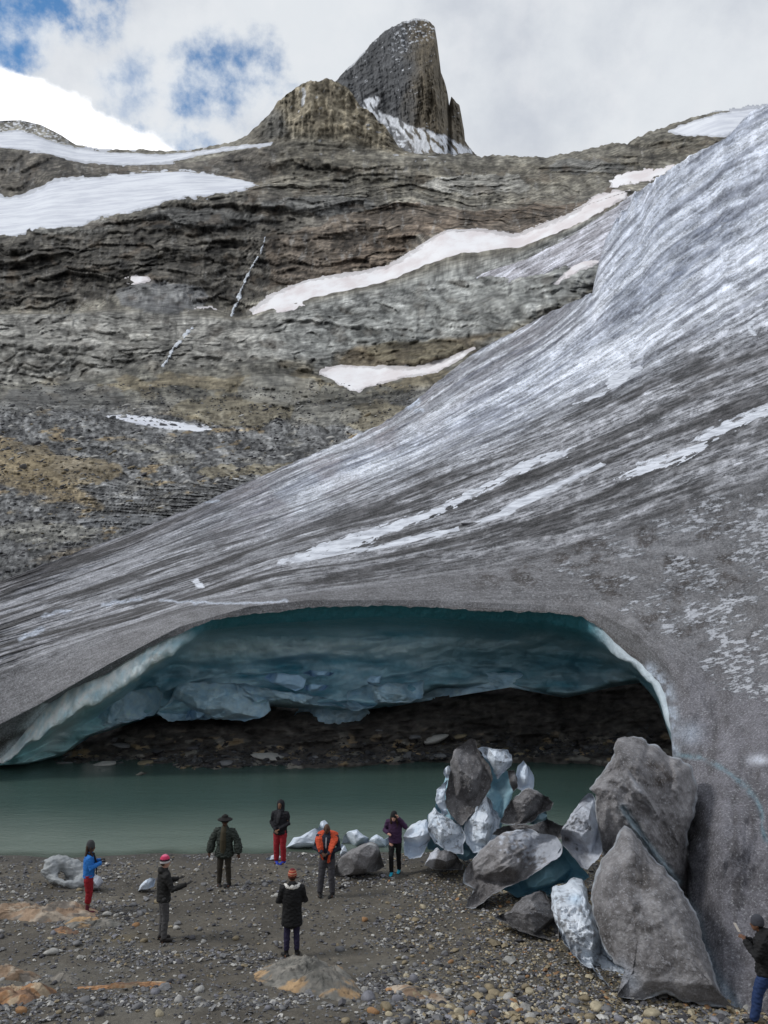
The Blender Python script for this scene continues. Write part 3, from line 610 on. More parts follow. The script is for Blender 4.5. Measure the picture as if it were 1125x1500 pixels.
# flow lines: T across, a stretched coordinate along
Vs = [smooth(cv(c_, us)[0], k_s, 0) for c_, k_s in zip(Gc, (34, 12, 8, 5, 5, 3, 0))]; Vs = np.array(Vs)
TT = T.copy()
for j_ in range(U.shape[1]): TT[:, j_] = np.where(T[:, j_] < 5, np.interp(V[:, j_], Vs[:6, j_], np.arange(6)), T[:, j_])
TT = np.where(V < Vs[0][None], -(Vs[0][None]-V)/(Vs[1]-Vs[0])[None], TT)
tcoef = TT*60 + 10*fbm(U/300, T*.8, 1, 2)
s1 = fbm(U/190, tcoef/9, 2, 4, .6); s2 = fbm(U/110, tcoef/2.6, 5, 4, .6); s3 = fbm(U/260, tcoef/26, 7, 3)
w_b = fbm(U/60, V/40, 44, 3)
upf = 1-ss(T + .25*fbm(U/160, V/90, 9, 3), 1.15, 2.2)          # bare white ice high up
upf = upf*ss(U+.6*(900-V), 260, 640)
dome = ss(T, 3.6, 4.4)
sr = 1-dome
gr1 = fbm(U/24, V/14, 14, 4, .6)
crack1 = [(984,1104),(1003,1106),(1025,1109),(1050,1120),(1072,1136),(1092,1152),(1108,1172),(1117,1190),(1116,1210),(1122,1230),(1150,1250)]
crack2 = [(905,1200),(935,1225),(960,1262),(1000,1312),(1022,1343),(1026,1372),(1036,1398),(1050,1430),(1085,1486)]
wv = 2.2*fbm(U/18, V/18, 25, 3)
c1 = dline(U+wv, V+wv, crack1); c2 = dline(U+wv, V+wv, crack2)
band = lambda pl, w_, f=4: ss(-dline(U+.6*wv, V+1.5*wv, pl)+w_, -f, f)
disp = sr*(5.5*s1+3.0*s2+9*s3) + upf*(2.6*gr1*1.3+3*fbm(U/50, V/24, 17, 4)) + dome*(2.2*fbm(U/60, V/34, 18, 4)+1.0*gr1)
disp += -7*np.exp(-(c1/4.0)**2) - 5*np.exp(-(c2/6)**2)
front = ss(U, 880, 1000)*ss(V, 900, 1060)
disp += 130*np.exp(-((U-1058)/46)**2-((V-1215)/95)**2)*(V > 900)
disp += front*(20*fbm(U/60, V/80, 21, 5)+5*fbm(U/16, V/22, 28, 4))
disp += 5*np.exp(-((V-1045-(U-1100)*-.1)/30)**2)*ss(U, 985, 1040)
Yd = Y*(1-disp*.6/F)
jag = 2.2*fbm(U/16, 0*V, 51, 4)*ss(T, 5.75, 6.0) + (2+7*np.exp(-((U-925)/60)**2))*fbm(U/14, 0*V, 52, 4)*np.exp(-T*12)
P = pw(U, V+jag, Yd)
look_g = raster(U, V, smooth(Yd, 2, 0), -260, 1340, 20, 1500)
# ---- albedo: dust over ice
A = np.zeros(U.shape+(3,))
dirt = np.clip(.5+.40*s1+.26*s2+.34*s3, 0, 1)
A[:] = np.array((.62, .62, .635))*(1-dirt[..., None])+np.array((.10, .095, .092))*dirt[..., None]
dom = np.clip(.45+.22*gr1+.2*fbm(U/70, V/30, 19, 4)+.12*fbm(U/140, tcoef/8, 20, 3), 0, 1)
A = blend(A, dome, 0) + dome[..., None]*(np.array((.30, .295, .297))*(1-dom[..., None])+np.array((.12, .113, .110))*dom[..., None])
tu = np.clip(.42+.32*s1+.40*s2+.18*gr1+.25*s3, 0, 1)
A = A*(1-upf[..., None]) + upf[..., None]*(np.array((.92, .95, 1.0))*(1-tu[..., None])+np.array((.24, .26, .31))*tu[..., None])
edg = (1-ss(T+.12*s1, .25, .75))*(1-ss(U, 820, 900))
A = blend(A, edg*.7, (.20, .185, .18))
spr = ss(s3*.6+fbm(U/50, tcoef/14, 12, 4), .1, .5)*(1-dome)*(1-upf); A = blend(A, spr*.6, (.07, .066, .064))
pk = upf*(1-ss(U-.8*(760-V), 420, 640))*ss(fbm(U/80, V/60, 22, 3), -.2, .3)
A = blend(A, pk*.5, (.42, .37, .37))
# named dark bands along the flow
for pl, w_, st_ in (([(380,765),(560,705),(640,690),(760,650),(860,600),(960,560),(1060,530),(1200,500)], 9, .55), ([(0,905),(60,880),(180,850),(300,815),(420,790),(520,778)], 7, .5),
                    ([(0,948),(60,930),(130,925),(260,885),(360,850),(420,835)], 6, .6), ([(430,740),(560,690),(700,640),(800,615)], 5, .35),
                    ([(480,812),(560,800),(640,780)], 3, .3), ([(760,740),(860,695),(930,655),(1020,620),(1125,560)], 7, .4)):
    bm = band(pl, w_, 7)*ss(s2+s1*.6, -.55, .25)*st_*1.3
    A = blend(A, np.clip(bm, 0, .9), (.075, .070, .066))
bn = fbm(U/330+.1*w_b, tcoef/13, 41, 4, .62)
dk_ = ss(bn, .02, .28)*(1-dome)*(1-upf); lt_ = ss(-bn, .10, .38)*(1-dome)*(1-upf)
A = blend(A, dk_*.78, (.062, .058, .056)); A = blend(A, lt_*.45, (.58, .58, .60))
bn2 = fbm(U/200, tcoef/5, 43, 4, .62); A = blend(A, ss(bn2, .22, .45)*.65*upf, (.20, .21, .25)); A = blend(A, ss(-bn2, .12, .4)*.6*upf, (.95, .97, 1.0))
# crumbly white crusts and brown smudges on the right of the mouth
cr = fbm(U/15-V/60, V/8, 23, 5, .65)
reg = ss(sdbox(U+10*s1, V+12*gr1, [(740,860),(850,775),(960,730),(1125,690),(1340,640),(1340,1060),(1125,1050),(1060,1040),(1000,990),(930,930),(860,890)], 60), -25, 40)
regr = reg*ss(U+.4*V, 1120, 1500)
crust = np.clip(reg*(.80+.55*fbm(U/60+V/90, V/34, 24, 4)+.30*regr), 0, 1.2)
sm2 = ss(fbm(U/48+V/80, V/28, 26, 4), .02, .4)*ss(sdbox(U, V, [(640,850),(760,800),(900,760),(1080,740),(1125,960),(1040,1000),(960,960),(900,900),(850,885)], 50), -20, 30)
A = blend(A, sm2*.8*(1-ss(cr, .1, .4)), (.060, .048, .040))
lipd = ss(T, 5.55, 5.98)*ss(U, 560, 700)*(1-ss(U, 985, 990))
A = blend(A, lipd*.55, (.10, .085, .072))
# right face of the snout
fr = np.clip(.45+.22*gr1+.30*fbm(U/40, V/60, 27, 4), 0, 1)
A = A*(1-front[..., None]) + front[..., None]*(np.array((.30, .29, .31))*(1-fr[..., None])+np.array((.095, .088, .09))*fr[..., None])
A = blend(A, front*ss(fbm(U/26, V/60, 29, 3), .15, .55)*.5, (.07, .062, .058))
A = blend(A, np.exp(-(c1/(2.2+2.0*np.clip(fbm(U/30, V/30, 46, 2)+.5, 0, 1)))**2)*np.clip(.75+gr1*.8, 0, 1), (.22, .32, .36)); A = blend(A, np.exp(-(c2/7.5)**2)*.8, (.33, .40, .46))
A = blend(A, np.exp(-(dline(U, V, [(952,980),(975,1005),(985,1050),(986,1100)])/9)**2)*ss(gr1, -.6, .2), (.60, .66, .74))
A = blend(A, np.exp(-(((U-1112)/16)**2+((V-1113)/7)**2)), (.72, .74, .8))
A = blend(A, np.exp(-(((U-1010)/18)**2+((V-1075)/16)**2))*.6, (.5, .56, .64))
# clean pale rim at the left end of the mouth
rim = np.exp(-(dline(U+wv, V+wv, [(0,1112),(12,1098),(30,1075),(52,1052),(66,1035)])/7)**2)*(V > 1030)
A = blend(A, np.clip(rim*1.2, 0, 1), (.66, .70, .70))
A = blend(A, np.exp(-(dline(U, V, [(0,1090),(18,1080),(34,1072)])/7)**2)*.9, (.07, .06, .05))
for pl, w_ in (([(235,879),(300,883),(370,884),(420,880)], 1.6), ([(150,885),(190,880),(205,876)], 2.5), ([(62,903),(85,897),(104,893)], 2.2), ([(30,934),(50,926),(62,924)], 4), ([(280,740),(300,734),(320,733)], 2.2),
               ([(610,603),(618,600)], 3), ([(612,587),(600,598)], 4)):
    A = blend(A, band(pl, w_, 2), (.6, .64, .70))
spc = np.gradient(V, axis=0)/np.maximum(np.gradient(TT, axis=0), 1e-4); spc = np.clip(spc, 8, 200)
wst = np.maximum(ss(-dline(U, V, [(430,812),(560,772),(700,712),(835,656)]), -16, 2), ss(-dline(U, V, [(700,700),(900,650),(1125,590)]), -30, 4)*.6)*ss(s1+s2, -.9, .2)
crust = np.maximum(crust, wst*.95); crust = np.maximum(crust, upf*.78); crust *= 1-front*ss(V, 1040, 1090)
crust = np.maximum(crust, .50*(T < 3.7))
mask = np.stack([crust, np.clip(.80*np.clip(spc/70, .3, 1)*(1-dome)*(1-.45*upf)+.22*dome*(1-front), 0, 1), np.clip(dome+.25, 0, 1)*(1-.6*upf)], -1)
flow = np.stack([U/70, TT*3.0+.02*s3, 0*U], -1); unw = np.stack([(U-.25*V)/10, (V+.25*U)/10, 0*U], -1)
A = A*np.array((.97, .985, 1.03))
P2, A2 = back_rows(P, A, 3, .08, .07); r3 = lambda a_: np.concatenate([np.repeat(a_[:1], 3, 0), a_])
glacier = link('glacier', raw_mesh('glacier', P2, grid_faces(*P2.shape[:2]), M_glac, {'albedo': A2, 'mask': r3(mask), 'flow': r3(flow), 'unwrap': r3(unw)})); glacier['kind'] = 'structure'
glacier.data.materials.append(M_glacf)
Tf = np.concatenate([np.zeros((3, U.shape[1])), V])[1:, 1:].ravel()
glacier.data.polygons.foreach_set('material_index', (Tf > 880).astype(np.int32))
GSN = 'snow lying in the furrows of the glacier'
W = [
 ([(408,824),(450,804),(500,788),(560,770),(640,743),(700,713),(760,680),(800,664),(836,655),(830,666),(790,680),(740,705),(690,731),(640,753),(560,786),(520,801),(480,813)], 'long frayed snow streak above the cave, the leftmost and widest of the parallel streaks', 6),
 ([(410,822),(500,808),(560,798),(600,786),(640,778),(672,772),(674,778),(640,786),(590,799),(520,810),(440,824)], 'thin snow band along the crest of the dome, ending in a small rock', 1.5),
 ([(694,765),(730,750),(750,735),(790,718),(830,700),(880,677),(886,681),(850,697),(800,725),(762,745),(740,760),(700,767)], 'clean curved snow strip in a furrow near the middle of the glacier', 1.5),
 ([(886,562),(895,550),(912,542),(938,533),(942,540),(925,552),(905,569),(890,571)], 'small bright snow lens in a hollow high on the glacier', 1.5),
 ([(838,592),(860,583),(890,571),(886,579),(850,592)], 'faint snow smear just below the bright snow lens', 2),
 ([(900,702),(935,682),(960,672),(1000,660),(1040,630),(1080,612),(1125,595),(1200,560),(1200,575),(1125,607),(1080,627),(1040,648),(1000,678),(950,695)], 'ragged snow streak running off the right edge of the glacier', 8),
 ([(280,851),(290,848),(298,856),(299,861),(289,861)], 'very small snow scrap in the dark hollow left of the dome', 1),
 ([(1092,470),(1108,455),(1118,450),(1116,462),(1100,478),(1112,495),(1104,492),(1094,482)], 'small broken snow scrap in a hole near the right edge', 3)]
for i, (pl, lb, jt) in enumerate(W):
    overlay('snow_streak', look_g, pl, M_snown, lb, 'snow streak', 1.6, rimw=2.2, res=1.1, jit=jt, jl=7, ang=-.45, group=GSN, edge=2.0, seed=20+i)

# ------------------------------------------------------------------ inside of the mouth: blue ice wall and the bank under it
us = np.arange(-120, 1010, 2.0)
lipc = [(p[0], p[1]-6, p[2]+.35) for p in Gc[6] if p[0] < 984] + [(1010,1110,26)]
K = [lipc,
 [(-120,1138,36.2),(0,1116,36.0),(50,1084,35.7),(100,1052,35.4),(160,1018,35.2),(215,982,35.2),(262,950,35.5),(300,924,37.0),(365,915,37.4),(560,903,37.6),(700,908,37.4),(800,912,36.8),(850,922,35.8),(880,938,33.4),(905,958,31.6),(930,978,29.9),(955,1003,28.2),(966,1025,27.3),(975,1055,26.4),(1010,1130,25.5)],
 [(-120,1140,38),(0,1118,37.6),(50,1094,38),(100,1066,39),(160,1034,40),(215,995,41),(262,958,41),(300,935,41.2),(350,933,41.4),(560,931,41.8),(700,933,41.8),(800,938,41),(860,945,40),(900,962,38.5),(940,988,36),(965,1018,33),(1010,1140,29)],
 [(-120,1142,38.2),(0,1120,37.8),(50,1098,38.6),(100,1075,40),(160,1040,41.8),(215,1000,42.6),(262,985,42.8),(350,985,43),(560,970,43.2),(700,965,43.2),(800,968,42.6),(860,970,41.8),(900,975,40),(940,994,38),(965,1022,35),(1010,1150,31)],
 [(-120,1143,38.2),(0,1121,37.8),(40,1119,38),(60,1113,38.2),(90,1106,38.6),(105,1095,39),(130,1077,39.8),(180,1060,41),(225,1047,41.6),(300,1044,41.6),(398,1032,42),(440,1032,42.2),(500,1040,41.6),(540,1038,41.5),(600,1028,41.6),(640,1006,42),(740,1003,42),(800,1015,41),(830,1019,40.6),(860,1014,40.8),(900,1003,40.8),(935,996,39),(965,1026,36),(1010,1160,32)],
 [(-120,1146,40),(0,1124,39.5),(60,1116,40),(105,1098,41.5),(130,1080,43),(225,1050,45),(400,1035,45.5),(500,1043,45),(600,1031,45),(640,1009,45.5),(740,1006,45.5),(830,1022,44),(900,1006,44),(940,1000,42),(965,1032,39),(1010,1165,34)]]
U, V, Y, T = loft(K, us, [6, 14, 22, 30, 3], sm_u=1, sm_v=2)
lq = V+10*fbm(U/120, V/60, 2, 3)+.05*U
lob = 24*saw(lq/33+.5*pn(lq/40, U/120, 2.2), .2)*ss(fbm(U/110, lq/22, 4, 2), -.5, .4)+14*fbm(U/80, V/26, 3, 3)+4*fbm(U/30, V/12, 6, 3)+1.6*fbm(U/11, V/6, 9, 3)
lob += 8*np.exp(-((V-953-6*np.sin(U/90))/16)**2)*ss(U, 250, 320)*(1-ss(U, 880, 930))
lob += 9*np.exp(-((V-(1045-(U-640)**2/4200.))/24)**2)*0
sc1_, sc2_, _ = worley(np.stack([U+20*fbm(U/60, V/30, 12, 2), V*2.1], -1), 40, 3); lob += 13*(1-(sc1_/.8)**2)*ss(V+.02*U, 930, 960)
lob *= ss(T, 1.0, 2.2)*(1-.4*ss(T, 4.0, 4.2))
rimz = (1-ss(T, 1.0, 1.4)); lob = lob + rimz*(5*fbm(U/16, V/12, 13, 4, .6))
Vc = V + 9*fbm(U/34, V*0, 15, 4, .45)*np.exp(-((T-1)/.35)**2)*(1-ss(U, 262, 300)*(1-ss(U, 850, 880)))
Pc = pw(U, Vc, Y*(1-lob*.9/F))
ct = np.clip(.5+.7*fbm(U/120, V/24, 33, 4)+.3*fbm(U/30, V/12, 35, 4)+.012*lob, 0, 1)
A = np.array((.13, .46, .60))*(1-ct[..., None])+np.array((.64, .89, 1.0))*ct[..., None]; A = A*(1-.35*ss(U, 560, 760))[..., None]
A = blend(A, (1-ss(T, 1.2, 2.0))*ss(U, 250, 330)*(1-ss(U, 840, 900)), (.07, .30, .37))  # shade on the cave ceiling painted in as darker teal
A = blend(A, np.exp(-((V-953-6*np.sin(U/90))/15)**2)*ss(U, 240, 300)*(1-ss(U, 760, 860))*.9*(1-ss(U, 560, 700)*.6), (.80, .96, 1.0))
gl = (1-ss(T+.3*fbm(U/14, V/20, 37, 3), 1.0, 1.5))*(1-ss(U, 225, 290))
A = blend(A, gl*np.clip(.75+.6*fbm(U/22, V/9, 16, 4), 0, 1), (.92, .97, .95))  # light coming through the thin left rim, painted in as pale ice
grn = (1-ss(U, 60, 260))*ss(T, 1.1, 1.5)
A = blend(A, grn*.75, (.50, .88, .88))  # cyan glow at the left, and its whitish patch, painted into the colour
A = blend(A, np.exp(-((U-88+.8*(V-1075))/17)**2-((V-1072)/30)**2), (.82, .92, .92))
rr = (1-ss(T+.2*fbm(U/14, V/20, 38, 3), 1.0, 1.5))*ss(U, 860, 905)
A = blend(A, rr*.9, (.74, .83, .90))
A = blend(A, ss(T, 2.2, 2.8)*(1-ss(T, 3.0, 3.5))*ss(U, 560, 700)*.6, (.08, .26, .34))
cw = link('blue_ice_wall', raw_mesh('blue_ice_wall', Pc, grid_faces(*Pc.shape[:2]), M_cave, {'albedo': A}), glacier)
look_c = raster(U, V, Y, -120, 1008, 880, 1170)
look_k = raster(U, V, Y*(1-lob*.9/F), -120, 1008, 880, 1170)

# bank of dark till under the ice
B = [[(-320,1120,46),(0,1100,44),(105,1075,45),(130,1058,46),(225,1025,47),(400,1010,48),(500,1015,47),(640,980,48),(740,978,48),(830,990,47),(900,975,47),(940,965,46),(1010,1000,42),(1200,1060,38)],
 [(-320,1134,42),(0,1126,40.5),(105,1102,41),(130,1086,42),(225,1058,43),(400,1045,43.5),(500,1062,42.6),(640,1025,43.4),(740,1022,43.6),(830,1035,42.8),(900,1022,43),(965,1030,41),(1010,1045,38),(1200,1080,34)],
 [(-320,1140,37.8),(0,1133,37.6),(130,1122,38.6),(300,1108,39.6),(450,1104,40.2),(560,1098,41),(700,1088,41.6),(850,1090,41),(1010,1095,37),(1200,1110,32)],
 [(-320,1152,35.3),(0,1141,36.1),(130,1137,36.5),(300,1131,37.1),(450,1124,37.8),(560,1114,38.9),(700,1109,39.5),(850,1112,39.1),(1010,1128,36),(1200,1150,32)],
 [(-320,1200,33),(0,1185,33.8),(130,1180,34),(300,1176,34.4),(450,1170,35),(560,1160,36),(700,1155,36.4),(850,1158,36),(1010,1170,33),(1200,1190,29)]]
us = np.arange(-320, 1200, 2.2)
U, V, Y, T = loft(B, us, [24, 44, 26, 14], sm_u=3, sm_v=2)
Pb0 = np.stack([U*1.0, V*1.6, 0*V], -1)
f1, f2, idv = worley(np.stack([U, V*1.7], -1), 34, 5); fa, fb, idb = worley(np.stack([U, V*1.6], -1), 13, 6)
bd = 11*fbm(U/70, V/24, 1, 5, .6)+5*(idv-.5)*ss(f2-f1, 0, .15)*ss(T, 1.2, 2)+3.0*(idb-.5)+2.5*sharp(fbm(U/60, (V+.1*U)/7, 4, 3))
bd = bd*1.5+6*(1-(fa/.8)**2); bd *= 1-.8*ss(T, 3.0, 3.3)
Pb = pw(U, V, Y*(1-bd*1.0/F))
bt = np.clip(.4+.4*fbm(U/24, V/10, 7, 5, .6)+.3*(idv-.5), 0, 1)
A = np.array((.040, .036, .034))*(1-bt[..., None])+np.array((.20, .18, .16))*bt[..., None]
lo = ss(V, 1060, 1100)*ss(fbm(U/44, V/14, 8, 3), 0, .35)*(T < 3.05)
A = blend(A, lo*.85*ss(idb, .35, .6), (.42, .39, .34)); A = blend(A, lo*.85*(idb > .8), (.46, .32, .17))
link_b = link('till_bank', raw_mesh('till_bank', Pb, grid_faces(*Pb.shape[:2]), M_bank, {'albedo': A})); link_b['kind'] = 'structure'
look_b = raster(U, V, Y*(1-bd/F), -320, 1198, 960, 1200)

# ================================================================== BEACH AND POND
def shore(x): return 25.2 + .5*pn(x/5, 3.3) + .35*pn(x/1.7, 8.1) - .55*ss(-x, 6, 12)
def beach(x, y):
    x = np.asarray(x, float); y = np.asarray(y, float)
    d = shore(x)-y
    z = np.where(d > 0, .30*(1-np.exp(-np.maximum(d, 0)/2.4))+.012*np.maximum(d, 0), np.maximum(-.12*(-d), -1.6))
    z = z + .07*fbm(x/2.6, y/2.2, 91, 3)*ss(d, .2, 2) + .018*fbm(x/.5, y/.5, 93, 3)*ss(d, 0, .6)
    z = z + .34*np.exp(-((x+2.1)/2.8)**2-((y-14.0)/1.1)**2) + .22*np.exp(-((x+7)/3.2)**2-((y-14.3)/1.4)**2)
    z = z - .12*np.exp(-((x+1.6)/3)**2-((y-17.3)/1.2)**2)
    z = z + np.maximum(13.2-y, 0)**1.25*.20
    return z
def hit(u, v, dz=0.0):
    """where the line of sight through a photo pixel meets the beach"""
    dx, dzz = ray(u, v); dx, dzz = float(dx), float(dzz); z = .3
    for _ in range(14):
        Y = (z+dz-CZ)/dzz; z = .5*z+.5*float(beach(dx*Y, Y))
    return Vector((dx*Y, Y, z))
xs = np.concatenate([np.linspace(-60, -13.2, 30), np.arange(-13, 13.01, .07), np.linspace(13.2, 60, 30)])
ys = np.concatenate([np.linspace(-8, 12.5, 30), np.arange(12.6, 26.6, .06), np.linspace(27, 42, 26)])
X, Yg = np.meshgrid(xs, ys); Z = beach(X, Yg)
st_ = worley(np.stack([X, Yg], -1), .16, 3)
Z = Z + .02*ss(.32-st_[0], 0, .25)*ss(shore(X)-Yg, .1, .8)
n_ = np.clip(.45+.35*fbm(X/1.9, Yg/1.3, 94, 4)+.18*fbm(X/.35, Yg/.3, 95, 3), 0, 1)[..., None]
A = np.array((.062, .054, .044))*(1-n_)+np.array((.150, .134, .106))*n_
mud = ss(fbm(X/2.4+3, Yg/.9, 96, 3), .10, .35)
A = blend(A, mud*.6*ss(18.5-Yg, -1, 2), (.150, .140, .118))
A = blend(A, ss(Yg, 23.2, 24.6)*.55, (.05, .047, .045))
A = blend(A, ss(X, 1.5, 5)*(1-ss(Yg, 19, 22))*.5, (.085, .074, .048))
A = blend(A, np.exp(-((X+5.6)/.35)**2-((Yg-18.1)/.2)**2)*.8, (.17, .135, .075))
PB = np.stack([X, Yg, Z], -1)
bm_ = link('gravel_beach', raw_mesh('gravel_beach', PB, grid_faces(*X.shape, flip=True), M_beach, {'albedo': A})); bm_['kind'] = 'structure'

# water: glacial flour in suspension, thicker at the shore
m, gg, b = new_mat('pond_water'); p = pos(gg)
cr = attr(gg)
f, _ = gg.noise(gg.vm('MULTIPLY', p, (.35, .8, 1)), 1, 4, .5)
gg.put(b.inputs['Base Color'], gg.mix(gg.m('MULTIPLY', f, .35), cr, (.045, .080, .070)))
gg.put(b.inputs['Roughness'], .13); gg.put(b.inputs['IOR'], 1.33); gg.put(b.inputs['Specular IOR Level'], .42)
r1, _ = gg.noise(gg.vm('MULTIPLY', p, (1, 1.6, 1)), 6.0, 5, .6)
r2, _ = gg.noise(gg.vm('MULTIPLY', p, (.5, 1.1, 1)), 1.6, 5, .6)
bump(gg, b, gg.m('ADD', r1, gg.m('MULTIPLY', r2, 1.5)), .6, .03)
M_water = m
xs = np.arange(-48, 48, .35); ys = np.arange(23, 44, .1)
X, Yg = np.meshgrid(xs, ys)
sh = Yg-shore(X)
A = np.zeros(X.shape+(3,)); A[:] = (.055, .092, .080)
A = blend(A, 1-ss(sh, -.1, 7), (.19, .23, .195))
A = blend(A, 1-ss(sh+.4*fbm(X/1.2, Yg/.7, 97, 3), -.1, .9), (.085, .10, .078))
A = blend(A, ss(X, 3, 9)*.45, (.022, .048, .042))
wt = link('pond', raw_mesh('pond', np.stack([X, Yg, 0*X], -1), grid_faces(*X.shape, flip=True), M_water, {'albedo': A})); wt['kind'] = 'structure'

# ------------------------------------------------------------------ stones
def ico(sub, seed, flat=(1, .8, .6), chip=.35, rough_=.12):
    bm = bmesh.new(); bmesh.ops.create_icosphere(bm, subdivisions=sub, radius=1)
    v = np.array([x.co for x in bm.verts]); f = np.array([[l.index for l in x.verts] for x in bm.faces]); bm.free()
    r = np.random.default_rng(seed)
    for _ in range(9):                       # cut facets
        n = r.normal(size=3); n /= np.linalg.norm(n); d = r.uniform(.55, .9); s = v@n
        v = v - np.outer(np.maximum(s-d, 0), n)*(1-.15)
    v = v*(1+rough_*fbm3(v, .8, 3, seed=seed))[:, None]
    return v*np.array(flat), f
def stone_mesh(seed, col, sub=2, flat=(1, .8, .6), mat=None, col2=None):
    v, f = ico(sub, seed, flat)
    t = ss(fbm3(v, .9, 3, seed=seed+3), -.2, .3)[:, None]
    A = np.array(col)*(1-t*.6)+np.array(col2 if col2 is not None else np.array(col)*.7)*t*.6
    return raw_mesh('stone', v, f, mat or M_stone, {'albedo': A})
SC = {'grey': (.17, .17, .175), 'dark': (.075, .073, .08), 'pale': (.42, .41, .385), 'tan': (.27, .22, .14), 'rusty': (.34, .19, .09), 'violet': (.20, .20, .225), 'cream': (.46, .40, .28)}
tmpl = {k: [stone_mesh(i*10+j, c_, 2, (1, random.uniform(.7, .95), random.uniform(.5, .75))) for j in range(3)] for i, (k, c_) in enumerate(SC.items())}
# fine gravel: one mesh of faceted pebbles
t12 = np.array([[1,0,0],[-1,0,0],[0,1,0],[0,-1,0],[0,0,1],[0,0,-1],[.6,.6,.55],[-.6,.6,.5],[.6,-.6,.5],[-.6,-.6,.55]], float)
tf = np.array([[4,0,6],[4,6,2],[4,2,7],[4,7,1],[4,1,9],[4,9,3],[4,3,8],[4,8,0],[0,8,3],[0,2,6],[1,7,2],[1,3,9],[0,3,5],[0,5,2],[1,2,5],[1,5,3]])
def pebbles(name, x, y, zf, size, cols, seed, mat=M_stone, sink=.15, flat=.6):
    r = np.random.default_rng(seed); n = len(x)
    th = r.uniform(0, 2*math.pi, n); c_, s_ = np.cos(th), np.sin(th)
    S_ = size[:, None, None]*t12[None]*r.uniform(.65, 1.15, (n, 1, 3))*r.uniform(.75, 1.2, (n, 10, 3))
    S_[..., 2] *= flat
    tl = r.normal(0, .3, (n, 1)); S_[..., 2] += S_[..., 0]*tl
    vx = S_[..., 0]*c_[:, None]-S_[..., 1]*s_[:, None]+x[:, None]; vy = S_[..., 0]*s_[:, None]+S_[..., 1]*c_[:, None]+y[:, None]
    vz = S_[..., 2]+(zf+size*(flat-sink)*.5)[:, None]
    v = np.stack([vx, vy, vz], -1).reshape(-1, 3); f = (tf[None]+np.arange(n)[:, None, None]*10).reshape(-1, 3)
    A = np.repeat(cols, 10, 0)*r.uniform(.9, 1.1, (n*10, 1))
    return link(name, raw_mesh(name, v, f, mat, {'albedo': A}, False))
def palette(n, r, w_):
    ks = list(SC); pr = np.array([w_.get(k, 0) for k in ks], float); pr /= pr.sum()
    return (np.array([SC[k] for k in ks])[r.choice(len(ks), n, p=pr)])*r.uniform(.55, 1.25, (n, 1))
r = np.random.default_rng(21)
N = 170000
yy_ = 13.2+(r.random(N)**1.25)*12.2; xx_ = (r.random(N)-.5)*2*(yy_*.50+.6)
dens = .22+.9*ss(fbm(xx_/2.6, yy_/1.5, 98, 4)+.30*ss(xx_, -2, 3)+.25*ss(18-yy_, 0, 4), .10, .5)
dens *= 1-.85*np.exp(-((xx_+3.2)/3.0)**2-((yy_-14.0)/.8)**2); dens *= 1-.7*np.exp(-((xx_+1.0)/2.0)**2-((yy_-17.0)/.8)**2)
dens *= 1-.5*ss(yy_, 23.4, 24.8)
dens = np.maximum(dens, ss(xx_, .2, 2.6)*.95*(yy_ < 23.5)); dens *= (yy_ < shore(xx_)-.15)
k = r.random(N) < dens; xx_, yy_ = xx_[k][:56000], yy_[k][:56000]; n = len(xx_)
sz = np.exp(r.normal(math.log(.023), .45, n))*(1+.55*ss(16.5-yy_, 0, 3)*ss(xx_, -3, 2))
warm = ss(xx_, -1, 3)[:, None]
cA = palette(n, r, {'grey': 5, 'dark': 3, 'pale': 2.2, 'violet': 1, 'tan': .5}); cB = palette(n, r, {'grey': 3, 'dark': 3, 'pale': 1.6, 'tan': 3.2, 'cream': 1.4, 'rusty': .5, 'violet': .6})
cc = np.where(r.random((n, 1)) < warm, cB, cA)
gv = pebbles('gravel', xx_, yy_, beach(xx_, yy_), sz, cc, 5); gv['kind'] = 'stuff'
print('pebbles', n)
